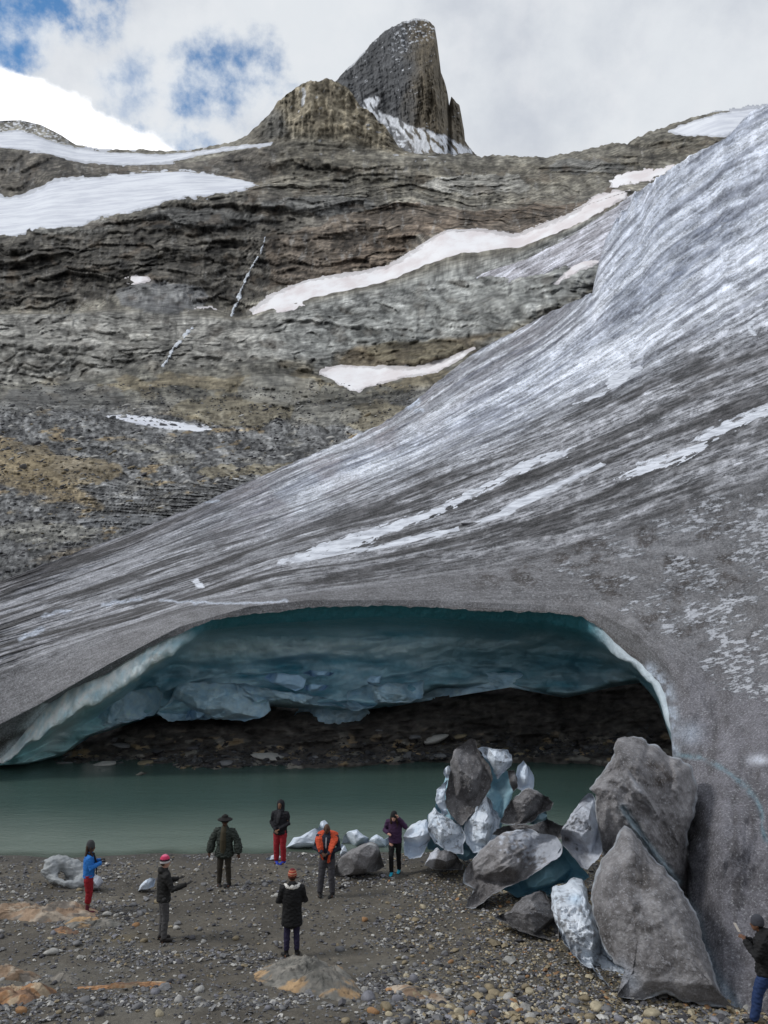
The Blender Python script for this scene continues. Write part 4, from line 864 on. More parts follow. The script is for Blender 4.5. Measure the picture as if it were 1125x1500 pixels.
# cobbles one can tell apart
def place_stone(u, v, wpx, kind, label=None, group=None, name='stone', hr=.62, cat='stone', j=None):
    q = hit(u, v); s_ = wpx/2*q.y/1200*1.03
    me = tmpl[kind][random.randrange(3) if j is None else j]
    o = link(name, me); o.scale = (s_, s_*random.uniform(.8, 1.1), s_*hr/.62*random.uniform(.85, 1.1)); o.location = (q.x, q.y, q.z+s_*.22)
    o.rotation_euler = (random.uniform(-.2, .2), random.uniform(-.2, .2), random.uniform(0, 6.28))
    tag(o, label, cat, group); return o
named = [(540,1464,26,'violet','dark blue-grey boulder at the right end of the tan foreground rock'),(600,1488,17,'dark','dark stone below the tan foreground rock, at the bottom edge'),(606,1436,20,'violet','pale violet stone standing out on the brown gravel'),
 (497,1392,16,'grey','grey stone on the gravel right of the woman in the long coat'),(75,1398,23,'pale','pale greenish flat stone on the mud at the left'),(61,1402,12,'dark','dark stone touching the left side of the pale flat stone'),
 (157,1341,15,'pale','pale stone just right of the woman in the blue jacket'),(205,1340,14,'grey','flat grey stone between the two standing people at the left'),(78,1368,12,'violet','blue-grey stone under the upper tan ledge'),(73,1376,9,'cream','cream stone under the upper tan ledge'),
 (112,1384,19,'grey','broad flat grey stone half sunk in the mud'),(266,1432,12,'violet','oval violet stone at the end of the orange streak'),(290,1465,12,'pale','white stone alone on the grey mud'),(143,1486,9,'grey','small grey stone on the mud hump'),
 (37,1448,13,'grey','grey stone between the two lower tan ledges'),(45,1472,10,'pale','pale stone right of the orange ledge'),(485,1446,26,'dark','dark wedge stone leaning on the tan foreground rock'),(565,1478,24,'tan','brown boulder right of the tan foreground rock'),
 (770,1448,17,'tan','orange-brown stone on the gravel below the crumbly ice'),(793,1452,14,'violet','pale violet stone below the crumbly ice'),(955,1487,24,'cream','big cream stone under the foot of the great ice slab'),(660,1410,11,'rusty','rusty stone in the middle of the brown gravel'),
 (388,1298,12,'grey','grey stone on the gravel in front of the hooded woman'),(316,1460,10,'violet','blue stone on the mud left of the tan foreground rock'),(392,1478,13,'violet','blue-grey stone at the bottom edge below the rock hump'),(875,1478,22,'cream','cream stone in the row under the ice slab'),
 (840,1470,18,'grey','grey block in the row under the ice slab'),(632,1478,16,'cream','cream stone at the bottom edge in the middle')]
for a in named: place_stone(*a[:4], label=a[4])
def where_beach(u, v):
    if u > 560:
        if u > 930: return 'under the foot of the great ice slab'
        if u > 800: return 'in the bright row below the crumbly white ice'
        if v < 1425: return 'on the brown gravel below the leaning ice slab' if u > 660 else 'on the brown gravel right of the woman in the long coat'
        if u > 690: return 'at the bottom edge left of the crumbly white ice'
        return 'around the pinkish ledge at the bottom edge' if v > 1460 else 'near the pale violet stone on the gravel'
    if u < 300:
        if v < 1345: return 'on the gravel left of the woman in blue' if u < 130 else 'between the two people standing at the left'
        if v < 1400: return 'on the mud below the broad tan ledge' if u < 170 else 'at the feet of the pink-hatted person'
        if v < 1442: return 'above the whitish ledge at the left edge' if u < 120 else 'above the long thin orange ledge'
        return 'beside the bright orange ledge at the lower left' if u < 130 else 'on the mud hump below the thin orange ledge'
    if v < 1340: return 'on the gravel between the hatted man and the man in orange' if u < 500 else 'near the grey ice boulder and the woman in purple'
    return 'left of the woman in the long black coat' if u < 410 else 'on the pale gravel right of the woman in the long coat'
def where_slope(u, v):
    if v < 640: return 'close under the narrow snow strip' if u < 330 else 'below the tan rock domes'
    if u < 150: return 'on the tan outcrop at the left edge' if v < 745 else 'low on the dark slope at the left edge'
    if u < 300: return 'in the middle of the dark slope' if v < 720 else 'just above the glacier edge at the left'
    return 'high beside the glacier edge' if u > 430 else 'on the dark slope right of the tan outcrop'
rr_ = random.Random(4); cnt = 0
while cnt < 210:
    if cnt < 120: u, v = rr_.uniform(560, 1090), rr_.uniform(1385, 1500)
    elif cnt < 175: u, v = rr_.uniform(0, 300), rr_.uniform(1290, 1500)
    else: u, v = rr_.uniform(280, 760), rr_.uniform(1290, 1500)
    if u > 700 and v < 1385+(u-700)*.40: continue
    kd_ = rr_.choices(list(SC), [5, 3, 2, 2.6 if u > 500 else .8, .5, .8, 1.6 if u > 500 else .5])[0]
    wpx = rr_.uniform(6, 13)*(1+.5*(v > 1450))
    adj = {'grey': 'grey', 'dark': 'dark grey', 'pale': 'pale grey', 'tan': 'tan', 'rusty': 'rust-coloured', 'violet': 'bluish', 'cream': 'cream-coloured'}[kd_]
    wh = where_beach(u, v); szw = 'large' if wpx > 11.5 else ('small' if wpx < 8.5 else 'fist-sized')
    place_stone(u, v, wpx, kd_, label='%s %s cobble %s' % (szw, adj, wh), group='%s %s cobbles %s' % (szw, adj, wh), name='cobble', cat='cobble'); cnt += 1

# stones at the foot of the bank, boulders and scree on the mountainside
def place_on(look, u, v, wpx, kind, name, label, group, hr=.6, lift=.1, cat='boulder', ry=0):
    Yq = float(look(u, v)); s_ = wpx/2*Yq/1200
    q = pw(u, v, Yq-s_*lift)
    o = link(name, tmpl[kind][rr_.randrange(3)]); o.location = q; o.scale = (s_, s_*.8, s_*hr); o.rotation_euler = (rr_.uniform(-.3, .3), ry+rr_.uniform(-.2, .2), rr_.uniform(-.5, .5))
    tag(o, label, cat, group)
tmpl2 = [('grey', 'grey'), ('tan', 'brown'), ('pale', 'pale'), ('dark', 'dark')]
bankst = [(639,1083,44,'pale','large grey boulder at the foot of the bank behind the ice tower',-.25),(672,1079,26,'tan','brown boulder leaning beside the large grey one on the bank',-.3),(608,1080,22,'grey','blue-grey angular block on the bank left of the large boulder',0),
 (590,1100,24,'tan','ochre slab low on the bank at the waterline',-.1),(645,1108,22,'grey','small boulder at the waterline under the large grey one',0),(760,1106,22,'tan','ochre slab at the waterline right of the ice tower',-.1),
 (395,1110,60,'pale','long flat ledge stone at the waterline under the blue lobes',0),(415,1108,24,'dark','dark block on the long ledge stone',0),(330,1118,26,'grey','flat stone at the waterline left of centre',0),(282,1097,20,'dark','dark angular block set in the left part of the bank',0),
 (178,1092,30,'grey','wide grey stone in the bank under the left ice tongue',0),(150,1121,46,'pale','flat brown slab at the left waterline',0),(210,1119,40,'tan','thin pale slab at the waterline right of the brown one',0),(95,1119,34,'grey','dark low slab at the far left waterline',0),
 (460,1110,16,'grey','small stone at the waterline below the hanging ice lobe',0),(505,1098,18,'dark','dark block below the hanging ice lobe',0),(555,1070,14,'grey','small grey stone high on the bank',0),(870,1095,20,'dark','dark block in the shadowed right part of the bank',0)]
for u, v, wp, kd_, lb, ry in bankst:
    place_on(look_b, u, v, wp, kd_, 'boulder', lb, 'boulders on the bank', hr=.42 if wp > 28 else .62, cat='boulder', ry=ry)
place_on(look_h, 238, 623, 12, 'dark', 'boulder', 'left one of the two dark boulders sitting in the narrow snow strip', 'boulders in the snow strip', .8, .4)
place_on(look_h, 254, 623, 13, 'dark', 'boulder', 'right one of the two dark boulders sitting in the narrow snow strip', 'boulders in the snow strip', .7, .4)
place_on(look_g, 683, 768, 20, 'dark', 'boulder', 'grey rock lying between the two snow bands above the cave', None, .5, .3)
def gline(u): return float(np.interp(u, [p[0] for p in Gc[0]], [p[1] for p in Gc[0]]))
cnt = 0
while cnt < 170:
    u = rr_.uniform(0, 600); v = rr_.uniform(585, 850)
    if v > gline(u)-8 or (v < 640 and rr_.random() < .5): continue
    if pn(u/40+v/55, v/12, 66.0) < -.05: continue
    kd_ = rr_.choices(['grey', 'pale', 'tan', 'dark'], [4, 4, 1.4, 2])[0]
    wpx = rr_.uniform(6, 15)*(1.2 if v < 700 else 1)
    adj = {'grey': 'grey', 'dark': 'dark', 'pale': 'pale', 'tan': 'tan'}[kd_]
    place_on(look_h, u, v, wpx, kd_, 'boulder', '%s %s boulder %s' % ('big' if wpx > 12 else ('small' if wpx < 9 else 'middling'), adj, where_slope(u, v)), '%s %s boulders %s' % ('big' if wpx > 12 else ('small' if wpx < 9 else 'middling'), adj, where_slope(u, v)), .5, .05, ry=-.45 if v < 720 else -.1); cnt += 1
N = 16000
u_ = r.uniform(-60, 640, N); v_ = r.uniform(560, 860, N)
gl_ = np.interp(u_, [p[0] for p in Gc[0]], [p[1] for p in Gc[0]])
k = (v_ < gl_-2) & (v_ > 562) & (fbm(u_/50, v_/16, 99, 3)+.25 > r.uniform(-.4, .4, N)); u_, v_ = u_[k], v_[k]
Ys = look_h(u_, v_); Ps = pw(u_, v_, Ys)
sz = np.exp(r.normal(math.log(1.4), .4, len(u_)))*Ys/1200
sc_ = pebbles('scree', Ps[:, 0], Ps[:, 1], Ps[:, 2], sz, palette(len(u_), r, {'grey': 5, 'dark': 5, 'pale': 1.6, 'tan': .7})*.85, 8, sink=.6); sc_['kind'] = 'stuff'
u_ = r.uniform(0, 960, 2600); v_ = 1136-.035*u_-np.abs(r.normal(0, 16, 2600)); Ys = look_b(u_, v_); Ps = pw(u_, v_, Ys)
sc_ = pebbles('bank_rubble', Ps[:, 0], Ps[:, 1], Ps[:, 2], np.exp(r.normal(math.log(.07), .5, 2600)), palette(2600, r, {'grey': 4, 'dark': 7, 'tan': .8})*.6, 9, sink=.6); sc_['kind'] = 'stuff'

# tan bedrock ledges coming through the beach
def ledge(poly, h, label, colf, tilt=0, name='bedrock_ledge', prof=3.0):
    pts = np.array([tuple(hit(*p)) for p in poly]); n = 150
    seg = np.linalg.norm(np.diff(np.vstack([pts, pts[:1]]), axis=0), axis=1); cum_ = np.concatenate([[0], np.cumsum(seg)])
    q = np.linspace(0, cum_[-1], n, endpoint=False); pc = np.vstack([pts, pts[:1]])
    bd_ = np.stack([np.interp(q, cum_, pc[:, i]) for i in range(3)], 1); c0 = pts.mean(0)
    bd_ = smooth(np.concatenate([bd_, bd_, bd_]), 3, 0)[n:2*n]
    bd_[:, :2] += .03*np.stack([fbm(bd_[:, 0]/.25, bd_[:, 1]/.25, 3, 3), fbm(bd_[:, 0]/.25, bd_[:, 1]/.25, 7, 3)], 1)
    rs = np.concatenate([[1.06], np.linspace(1, 0, 34)]); V_ = []
    for rr2 in rs:
        xy = c0[:2]+(bd_[:, :2]-c0[:2])*rr2; z = beach(xy[:, 0], xy[:, 1])
        hh = h*(1-min(rr2, 1)**prof) if rr2 <= 1 else -.12
        z = z+hh+min(h*.6, .11)*(1-min(rr2, 1)**4)*fbm(xy[:, 0]/.55, xy[:, 1]/.3, 5, 5, .6)+min(.3*h, .03)*(1-min(rr2, 1)**4)*(worley(np.stack([xy[:, 0], xy[:, 1]*1.8], -1), .5, 2)[2]-.5)*3
        V_.append(np.concatenate([xy, z[:, None]], 1))
    V_ = np.array(V_); nn = fbm(V_[..., 0]/.4, V_[..., 1]/.22, 9, 4); mm = fbm(V_[..., 0]/.7, V_[..., 1]/.3, 12, 4)
    A = np.zeros(V_.shape); A[:] = colf[0]; A = blend(A, ss(nn, -.1, .3), colf[1]); A = blend(A, ss(mm, .1, .35)*(1 if prof > 2.5 else ss(rs, .55, .8)[:, None]), colf[2]); cw1, cw2, cwi = worley(V_[..., :2]*np.array([1, 1.6]), .45, 4); A = A*(.75+.5*cwi[..., None])*(1-.6*ss(.07-(cw2-cw1), 0, .07)[..., None])
    tag(link(name, raw_mesh(name, V_, grid_faces(V_.shape[0], n, closed=True), M_stone, {'albedo': A})), label, 'rock ledge', 'bedrock ledges on the beach')
TAN = [(.26, .18, .12), (.36, .30, .235), (.15, .13, .11)]; ORG = [(.34, .18, .085), (.40, .31, .21), (.20, .12, .075)]; GRY = [(.17, .16, .145), (.24, .22, .19), (.13, .12, .11)]; GT = [(.15, .145, .13), (.22, .205, .18), (.36, .24, .13)]
ledge([(-60,1330),(0,1330),(25,1326),(52,1325),(75,1331),(110,1327),(140,1330),(150,1342),(120,1348),(85,1352),(50,1352),(10,1346),(-60,1350)], .17, 'broad pale tan ledge under the feet of the woman in blue', TAN)
ledge([(90,1350),(120,1349),(150,1352),(180,1352),(184,1357),(160,1359),(125,1361),(100,1360)], .10, 'narrow pale ledge pointing right from the broad tan one', GT)
ledge([(76,1361),(95,1359),(118,1364),(112,1369),(85,1368)], .05, 'small orange patch of bedrock below the narrow ledge', ORG)
ledge([(-60,1424),(0,1420),(35,1424),(62,1432),(50,1438),(0,1436),(-60,1440)], .16, 'whitish ledge crossing the left edge of the foreground', TAN)
ledge([(70,1431),(95,1427),(118,1434),(108,1441),(80,1440)], .10, 'low grey ledge right of the whitish one', GRY)
ledge([(-60,1460),(0,1455),(40,1452),(46,1448),(75,1449),(88,1453),(70,1460),(48,1468),(40,1474),(0,1472),(-60,1478)], .14, 'bright orange ledge near the lower left corner', ORG)
ledge([(105,1447),(150,1444),(190,1442),(225,1442),(254,1439),(250,1444),(200,1447),(150,1449),(110,1450)], .05, 'long thin orange ledge streaking across the mud', ORG)
ledge([(372,1423),(395,1410),(430,1405),(462,1407),(490,1416),(515,1432),(532,1448),(525,1466),(505,1470),(470,1462),(430,1454),(395,1446),(372,1436)], .26, 'large rounded grey rock with tan edges in the foreground', GT, prof=2.4)
ledge([(560,1448),(590,1447),(620,1450),(655,1462),(660,1470),(620,1466),(585,1458)], .08, 'low pinkish ledge among the gravel right of the rounded rock', TAN)

# ================================================================== ICE BLOCKS
def inflate(name, poly, Y, fr, bk, kind='dirty', parent=None, centre=None, tilt=0.0, tiltu=0.0, n=130, rings=40, pw_=4.0, rg=.25, lam=.6, seed=0, creases=(), colf=None, jit=2.0, origin=None, mat=None, tf_=None, cuts=14, ground=False):
    """solid block: the outline is its silhouette at its own distance, front and back bulge by their own depths (metres)"""
    P_ = np.array(poly, float); pc = np.vstack([P_, P_[:1]])
    if ground:
        vm_ = P_[:, 1].max(); lo_ = P_[P_[:, 1] > vm_-.10*(vm_-P_[:, 1].min())]
        Y = min([Y]+[hit(a_[0], a_[1]).y-tilt*(a_[1]-P_[:, 1].mean())-tiltu*(a_[0]-P_[:, 0].mean())-.03 for a_ in lo_])
    seg = np.linalg.norm(np.diff(pc, axis=0), axis=1); cm = np.concatenate([[0], np.cumsum(seg)]); q = np.linspace(0, cm[-1], n, endpoint=False)
    b_ = np.stack([np.interp(q, cm, pc[:, i]) for i in range(2)], 1)
    c0 = np.array(centre if centre else P_.mean(0), float)
    b_ = b_+jit*np.stack([fbm(b_[:, 0]/11, b_[:, 1]/11, 3+seed, 3), fbm(b_[:, 0]/11, b_[:, 1]/11, 9+seed, 3)], 1)
    def sheet(depth, sign):
        out_, uvs = [], []
        for rr2 in np.linspace(0, 1, rings):
            uv = c0+(b_-c0)*rr2**.85; out_.append(Y+tilt*(uv[:, 1]-P_[:, 1].mean())+tiltu*(uv[:, 0]-P_[:, 0].mean())-sign*depth*(1-rr2**pw_)**.6); uvs.append(uv)
        return np.array(uvs), np.array(out_)
    uvF, yF = sheet(fr, 1); uvB, yB = sheet(bk, -1)
    for (pl, wd, am) in creases: yF = yF+am*np.exp(-(dline(uvF[..., 0], uvF[..., 1], pl)/wd)**2)
    uv = np.concatenate([uvF, uvB[::-1][1:]]); yy2 = np.concatenate([yF, yB[::-1][1:]])
    PP = pw(uv[..., 0], uv[..., 1], yy2)
    f1_, f2_, id_ = worley(PP, lam*1.3, seed % 7)
    dd = rg*(.35*(id_-.5)*ss(f2_-f1_, 0, .10)+.42*fbm3(PP, lam, 5, .58, seed))
    edge_ = np.concatenate([np.linspace(0, 1, rings), np.linspace(1, 0, rings)[1:]])[:, None]
    if cuts:
        rc = np.random.default_rng(700+seed); F_ = PP[:rings]; Bk = PP[::-1][:rings]; cc0 = F_[-1].mean(0)+np.array([0, fr*.5, 0])
        dv = F_-np.array([0, 0, CZ]); L0 = np.linalg.norm(dv, axis=-1); dv /= L0[..., None]
        th_ = np.maximum(np.linalg.norm(Bk-np.array([0, 0, CZ]), axis=-1)-L0, 0); sh_ = np.zeros(L0.shape)
        for _ in range(cuts):
            nn = rc.normal(size=3)*np.array([1, .5, .8]); nn[1] = -abs(nn[1])-.45; nn /= np.linalg.norm(nn); s__ = (F_+dv*sh_[..., None]-cc0)@nn
            dq = np.quantile(s__, rc.uniform(.70, .92)); t__ = np.maximum(s__-dq, 0)/np.maximum(-(dv@nn), .25); sh_ = np.minimum(sh_+t__, th_*.8)
        PP = np.concatenate([F_+dv*sh_[..., None], PP[rings:]])
    d3 = PP-np.array([0, 0, CZ]); d3 /= np.linalg.norm(d3, axis=-1, keepdims=True)
    PP = PP-d3*(dd*(1-.55*edge_**6))[..., None]
    uvn = uv; nz_ = fbm3(PP, .5, 5, .6, seed+4); n2 = fbm3(PP, .16, 4, .6, seed+8); nl = fbm3(PP, 1.4, 3, .5, seed+12)
    tt_ = np.clip(.45+.4*nz_+.2*n2, 0, 1)[..., None]
    if kind == 'dirty': A = np.array((.36, .35, .36))*(1-tt_)+np.array((.115, .107, .107))*tt_; A = blend(A, ss(nl, .1, .5)*.5, (.07, .062, .057))
    elif kind == 'dark': A = np.array((.23, .225, .23))*(1-tt_)+np.array((.07, .064, .064))*tt_
    elif kind == 'mixed': A = np.array((.62, .66, .74))*(1-tt_)+np.array((.20, .19, .20))*tt_; A = blend(A, ss(n2+nl, .35, .6)*.7, (.09, .085, .085))
    elif kind == 'white': A = np.array((.78, .83, .90))*(1-tt_)+np.array((.55, .64, .74))*tt_; A = blend(A, ss(n2+nl*.6, .42, .65)*.6, (.16, .15, .15))
    elif kind == 'clean': A = np.array((.80, .85, .93))*(1-tt_)+np.array((.58, .69, .82))*tt_
    elif kind == 'blue': A = np.array((.42, .62, .72))*(1-tt_)+np.array((.24, .44, .54))*tt_
    elif kind == 'deep': A = np.array((.72, .91, 1.0))*(1-tt_)+np.array((.38, .64, .84))*tt_
    if kind in ('dirty', 'dark') and tf_ is not False:   # the broken rim shows cleaner ice
        rim_ = ss(np.concatenate([np.linspace(0, 1, rings), np.ones(rings-1)])[:, None]+.05*nz_, .955, 1.0); A = blend(A, rim_*.7, (.52, .57, .63))
    if colf: A = colf(A, uvn[..., 0], uvn[..., 1], nz_, n2)
    if parent is not None: PP = PP-np.array(parent.location)
    mt = mat or {'dirty': M_block, 'dark': M_block, 'mixed': M_block, 'white': M_clean, 'clean': M_clean, 'blue': M_clean, 'deep': M_cave}[kind]
    return link(name, raw_mesh(name, PP, grid_faces(*PP.shape[:2], closed=True), mt, {'albedo': A}), parent)
def thing(name, label, cat, u, v, Y=None, group=None):
    p_ = hit(u, v) if Y is None else Vector(pw(u, v, Y)); return tag(empty(name, p_), label, cat, group)
c45 = lambda L_: [(x/4.5+580, y/4.5+1060) for x, y in L_]
t1 = thing('ice_tower', 'tall jagged ice tower with a dirty grey face, beside the woman in purple', 'ice tower', 690, 1275)
dk = dict(lam=.5, rg=.26)
inflate('ice_core', c45([(350,300),(440,230),(560,200),(700,290),(760,330),(790,420),(750,520),(710,600),(690,700),(640,820),(560,880),(450,905),(350,860),(240,835),(200,820),(210,600),(260,550),(265,490),(300,420)]), 23.1, .35, .9, 'blue', t1, tilt=-.006, **dk, seed=1)
inflate('white_fin', c45([(535,165),(600,150),(660,165),(740,175),(765,210),(765,270),(740,300),(700,330),(670,365),(648,330),(620,260),(570,200)]), 22.9, .35, .35, 'white', t1, **dk, seed=2)
inflate('dirty_face', c45([(362,250),(378,180),(440,130),(500,95),(527,110),(530,150),(560,200),(590,240),(625,290),(640,370),(622,430),(575,500),(540,560),(480,620),(440,675),(415,660),(370,615),(335,565),(325,470),(345,380)]), 22.65, .55, .4, 'dirty', t1, tilt=-.006, lam=.45, rg=.2, seed=3, tf_=False, colf=lambda A, u, v, a, b: A*.62)
inflate('white_rim', c45([(345,365),(310,395),(270,440),(262,500),(275,550),(305,600),(345,600),(335,560),(325,470)]), 22.7, .2, .3, 'clean', t1, **dk, seed=4, n=80, rings=20)
inflate('ice_knob', c45([(312,330),(318,300),(345,275),(362,285),(355,350),(335,362)]), 22.75, .1, .12, 'clean', t1, lam=.3, rg=.08, seed=5, n=60, rings=14, jit=.6)
inflate('white_foot', c45([(215,600),(250,555),(300,590),(380,640),(430,680),(455,740),(440,860),(350,850),(260,790),(225,740),(208,680)]), 22.3, .45, .5, 'white', t1, tilt=-.012, **dk, seed=6)
inflate('white_foot', c45([(450,670),(520,570),(592,468),(625,510),(645,560),(695,620),(680,700),(640,790),(560,850),(510,850),(470,800),(445,740)]), 22.4, .4, .5, 'white', t1, tilt=-.010, **dk, seed=7)
inflate('small_fin', c45([(790,330),(805,275),(840,243),(870,280),(900,320),(912,360),(905,430),(850,450),(800,430)]), 22.8, .18, .25, 'clean', t1, lam=.4, rg=.1, seed=8, n=80, rings=20, jit=1)
inflate('brown_sliver', c45([(735,310),(780,305),(800,360),(802,420),(775,450),(750,400)]), 22.7, .15, .2, 'dark', t1, lam=.3, rg=.1, seed=9, n=60, rings=14, jit=1)
inflate('dirty_shoulder', c45([(690,655),(705,590),(740,530),(800,470),(870,420),(930,445),(1000,480),(1035,530),(1020,570),(950,595),(900,650),(780,672)]), 22.1, .45, .5, 'dark', t1, tilt=-.008, **dk, seed=10)
inflate('clean_foot', c45([(880,660),(930,600),(990,575),(1000,630),(940,665)]), 22.5, .2, .3, 'blue', t1, lam=.4, rg=.1, seed=11, n=60, rings=14, jit=1)
inflate('brown_sliver', c45([(660,690),(760,665),(900,665),(1000,630),(1120,680),(1180,760),(1000,760),(800,740),(700,750),(640,730)]), 21.6, .4, .6, 'dark', t1, tilt=-.012, **dk, seed=12)
def blk(label, poly, u, v, kind, Y, fr, bk, name='ice_block', cat='ice block', group='ice blocks on the shore', **kw):
    o = inflate(name, poly, Y, fr, bk, kind, None, **{'ground': True, **kw}); tag(o, label, cat, group); return o
blk('rounded white ice boulder at the left foot of the ice tower', c45([(52,730),(75,690),(110,660),(160,640),(205,632),(232,700),(228,760),(160,885),(90,895),(50,860)]), 600, 1255, 'clean', 22.7, .5, .6, seed=13, lam=.5, rg=.15, tilt=-.012)
blk('small dark ice wedge with one white side in front of the ice tower', c45([(190,938),(200,895),(225,860),(270,818),(300,835),(360,838),(410,880),(445,930),(440,962),(320,968),(240,958)]), 640, 1272, 'dark', 22.0, .5, .5, seed=14, lam=.5, rg=.15,
    colf=lambda A, u, v, a, b: blend(A, ss(640-.35*(v-1255)-u+3*a, -2, 3)*.95, (.62, .64, .70)))
# leaning slab, its clean underside, and the dark wedge below it
blk('leaning grey ice slab with a ragged white upper edge, right of the ice tower', c45([(455,960),(560,830),(620,770),(700,720),(800,700),(900,695),(960,730),(1000,728),(1060,745),(1100,810),(1085,880),(1020,915),(970,950),(900,1000),(850,1030),(700,1090),(620,1140),(560,1190),(500,1225),(460,1215),(480,1150),(515,1090),(440,1050)]),
    710, 1320, 'dirty', 20.3, .55, .5, seed=15, lam=.6, rg=.32, tilt=-.012, tiltu=-.004, creases=[(c45([(500,1100),(640,960),(800,850),(960,780)]), 3.5, .14)],
    colf=lambda A, u, v, a, b: blend(A, ss(fbm(u/9, v/6, 5, 4)+.03*(u-760)*.6-.02*(v-1250), .05, .5)*.75, (.56, .60, .68)))
blk('smooth blue-green ice hollow under the leaning slab', c45([(680,1080),(850,1010),(970,930),(1060,870),(1095,800),(1150,850),(1275,1010),(1200,1060),(1130,1050),(1060,1060),(1030,1150),(960,1120),(800,1145),(740,1110)]), 780, 1300, 'blue', 20.3, .05, .8, ground=False, seed=16, lam=.8, rg=.12, jit=1,
    colf=lambda A, u, v, a, b: A*np.array((.78, .95, 1.0)))
blk('dark ice wedge lying between the leaning slab and the crumbly white ice', c45([(650,1275),(750,1235),(790,1190),(830,1150),(890,1120),(950,1100),(985,1115),(1005,1150),(1040,1200),(1065,1300),(1080,1440),(950,1410),(800,1360)]), 760, 1345, 'dark', 18.9, .5, .6, seed=17, lam=.6, rg=.2, tilt=-.016, tf_=False,
    colf=lambda A, u, v, a, b: blend(A, ss(-(u-733)/12+a, -.3, .5)*.8, (.42, .45, .5)))
c326 = lambda L_: [(x/3.26+780, y/3.26+1060) for x, y in L_]
blk('white and grey pitted ice shard pointing up against the great slab', c326([(135,520),(150,490),(200,410),(262,330),(285,335),(300,370),(315,440),(335,540),(345,600),(300,660),(255,700),(220,670),(140,575)]), 850, 1270, 'mixed', 19.0, .4, .7, ground=False, seed=18, lam=.4, rg=.2, tilt=-.012,
    colf=lambda A, u, v, a, b: blend(A, ss((u-862)/9-(v-1200)/90+a*1.2, -.6, .3)*.8, (.68, .73, .82)))
blk('crumbly blue-white ice ridge along the left foot of the great slab', c326([(95,780),(110,770),(140,775),(190,735),(235,740),(255,780),(270,840),(290,900),(310,980),(340,1070),(400,1150),(480,1190),(505,1250),(470,1300),(400,1302),(370,1260),(310,1205),(290,1170),(250,1160),(200,1110),(150,1050),(110,950),(90,880)]), 860, 1380, 'white', 17.6, .55, .8, seed=19, lam=.4, rg=.38, tilt=-.019, centre=(848, 1370), n=180, rings=50,
    colf=lambda A, u, v, a, b: blend(blend(A, ss(b+.5*a, .1, .5)*.55, (.22, .22, .24)), np.exp(-((u-843)/9)**2-((v-1317)/8)**2), (.55, .68, .82)))
# great slab at the foot of the glacier
gs = thing('great_ice_slab', 'huge dirty grey ice slab in two plates leaning on the glacier at the right', 'ice slab', 950, 1470)
inflate('upper_plate', c326([(390,100),(410,75),(440,62),(500,62),(530,72),(560,100),(580,95),(610,115),(640,150),(700,165),(760,200),(790,300),(780,420),(740,520),(745,640),(790,780),(800,870),(785,890),(720,860),(600,760),(480,640),(430,590),(400,585),(385,590),(345,640),(320,540),(300,420),(300,330),(270,310),(330,240),(385,150)]), 19.0, 1.1, 1.6, 'dirty', gs, centre=(925, 1180), tilt=-.010, tiltu=.010, n=220, rings=60, lam=.9, rg=.45, seed=21, mat=M_block2, cuts=5,
    creases=[(c326([(430,400),(500,500),(600,640),(720,780)]), 5, .3), (c326([(450,240),(520,330),(590,440)]), 4, -.22), (c326([(640,150),(660,240),(640,330)]), 5, .25)],
    colf=lambda A, u, v, a, b: blend(blend(blend(A, np.exp(-(dline(u, v, c326([(560,200),(620,210),(650,260),(600,280)]))/8)**2)*.75, (.085, .068, .055)), np.exp(-(dline(u, v, c326([(450,250),(520,330),(570,410)]))/4.5)**2)*ss(a, -.5, .2)*.9, (.58, .60, .66)), np.exp(-(dline(u, v, c326([(430,400),(480,480),(560,590),(700,760)]))/4.5)**2)*.9, (.36, .47, .54)))
inflate('front_plate', c326([(440,488),(470,500),(560,620),(690,760),(780,900),(800,960),(810,1030),(850,1120),(880,1240),(920,1330),(970,1362),(850,1350),(720,1325),(640,1288),(600,1300),(520,1320),(440,1312),(400,1300),(480,1200),(400,1150),(345,1080),(310,980),(285,900),(278,820),(300,720),(330,650),(390,580),(410,510)]), 16.6, .75, 1.6, 'dirty', gs, centre=(940, 1330), tilt=-.0085, n=220, rings=60, lam=1.1, rg=.26, seed=23, mat=M_block2, ground=True, cuts=4,
    creases=[(c326([(320,680),(295,820),(320,960),(400,1130),(480,1190)]), 3, .12), (c326([(600,560),(540,760),(520,960)]), 16, .12)],
    colf=lambda A, u, v, a, b: blend(blend(A, np.exp(-((u-938)/22)**2-((v-1310)/80)**2)*ss(a, -.5, .3)*.75, (.065, .056, .050)), np.exp(-(dline(u, v, c326([(440,1200),(420,1170),(480,1240)]))/12)**2)*.6, (.5, .55, .64)))
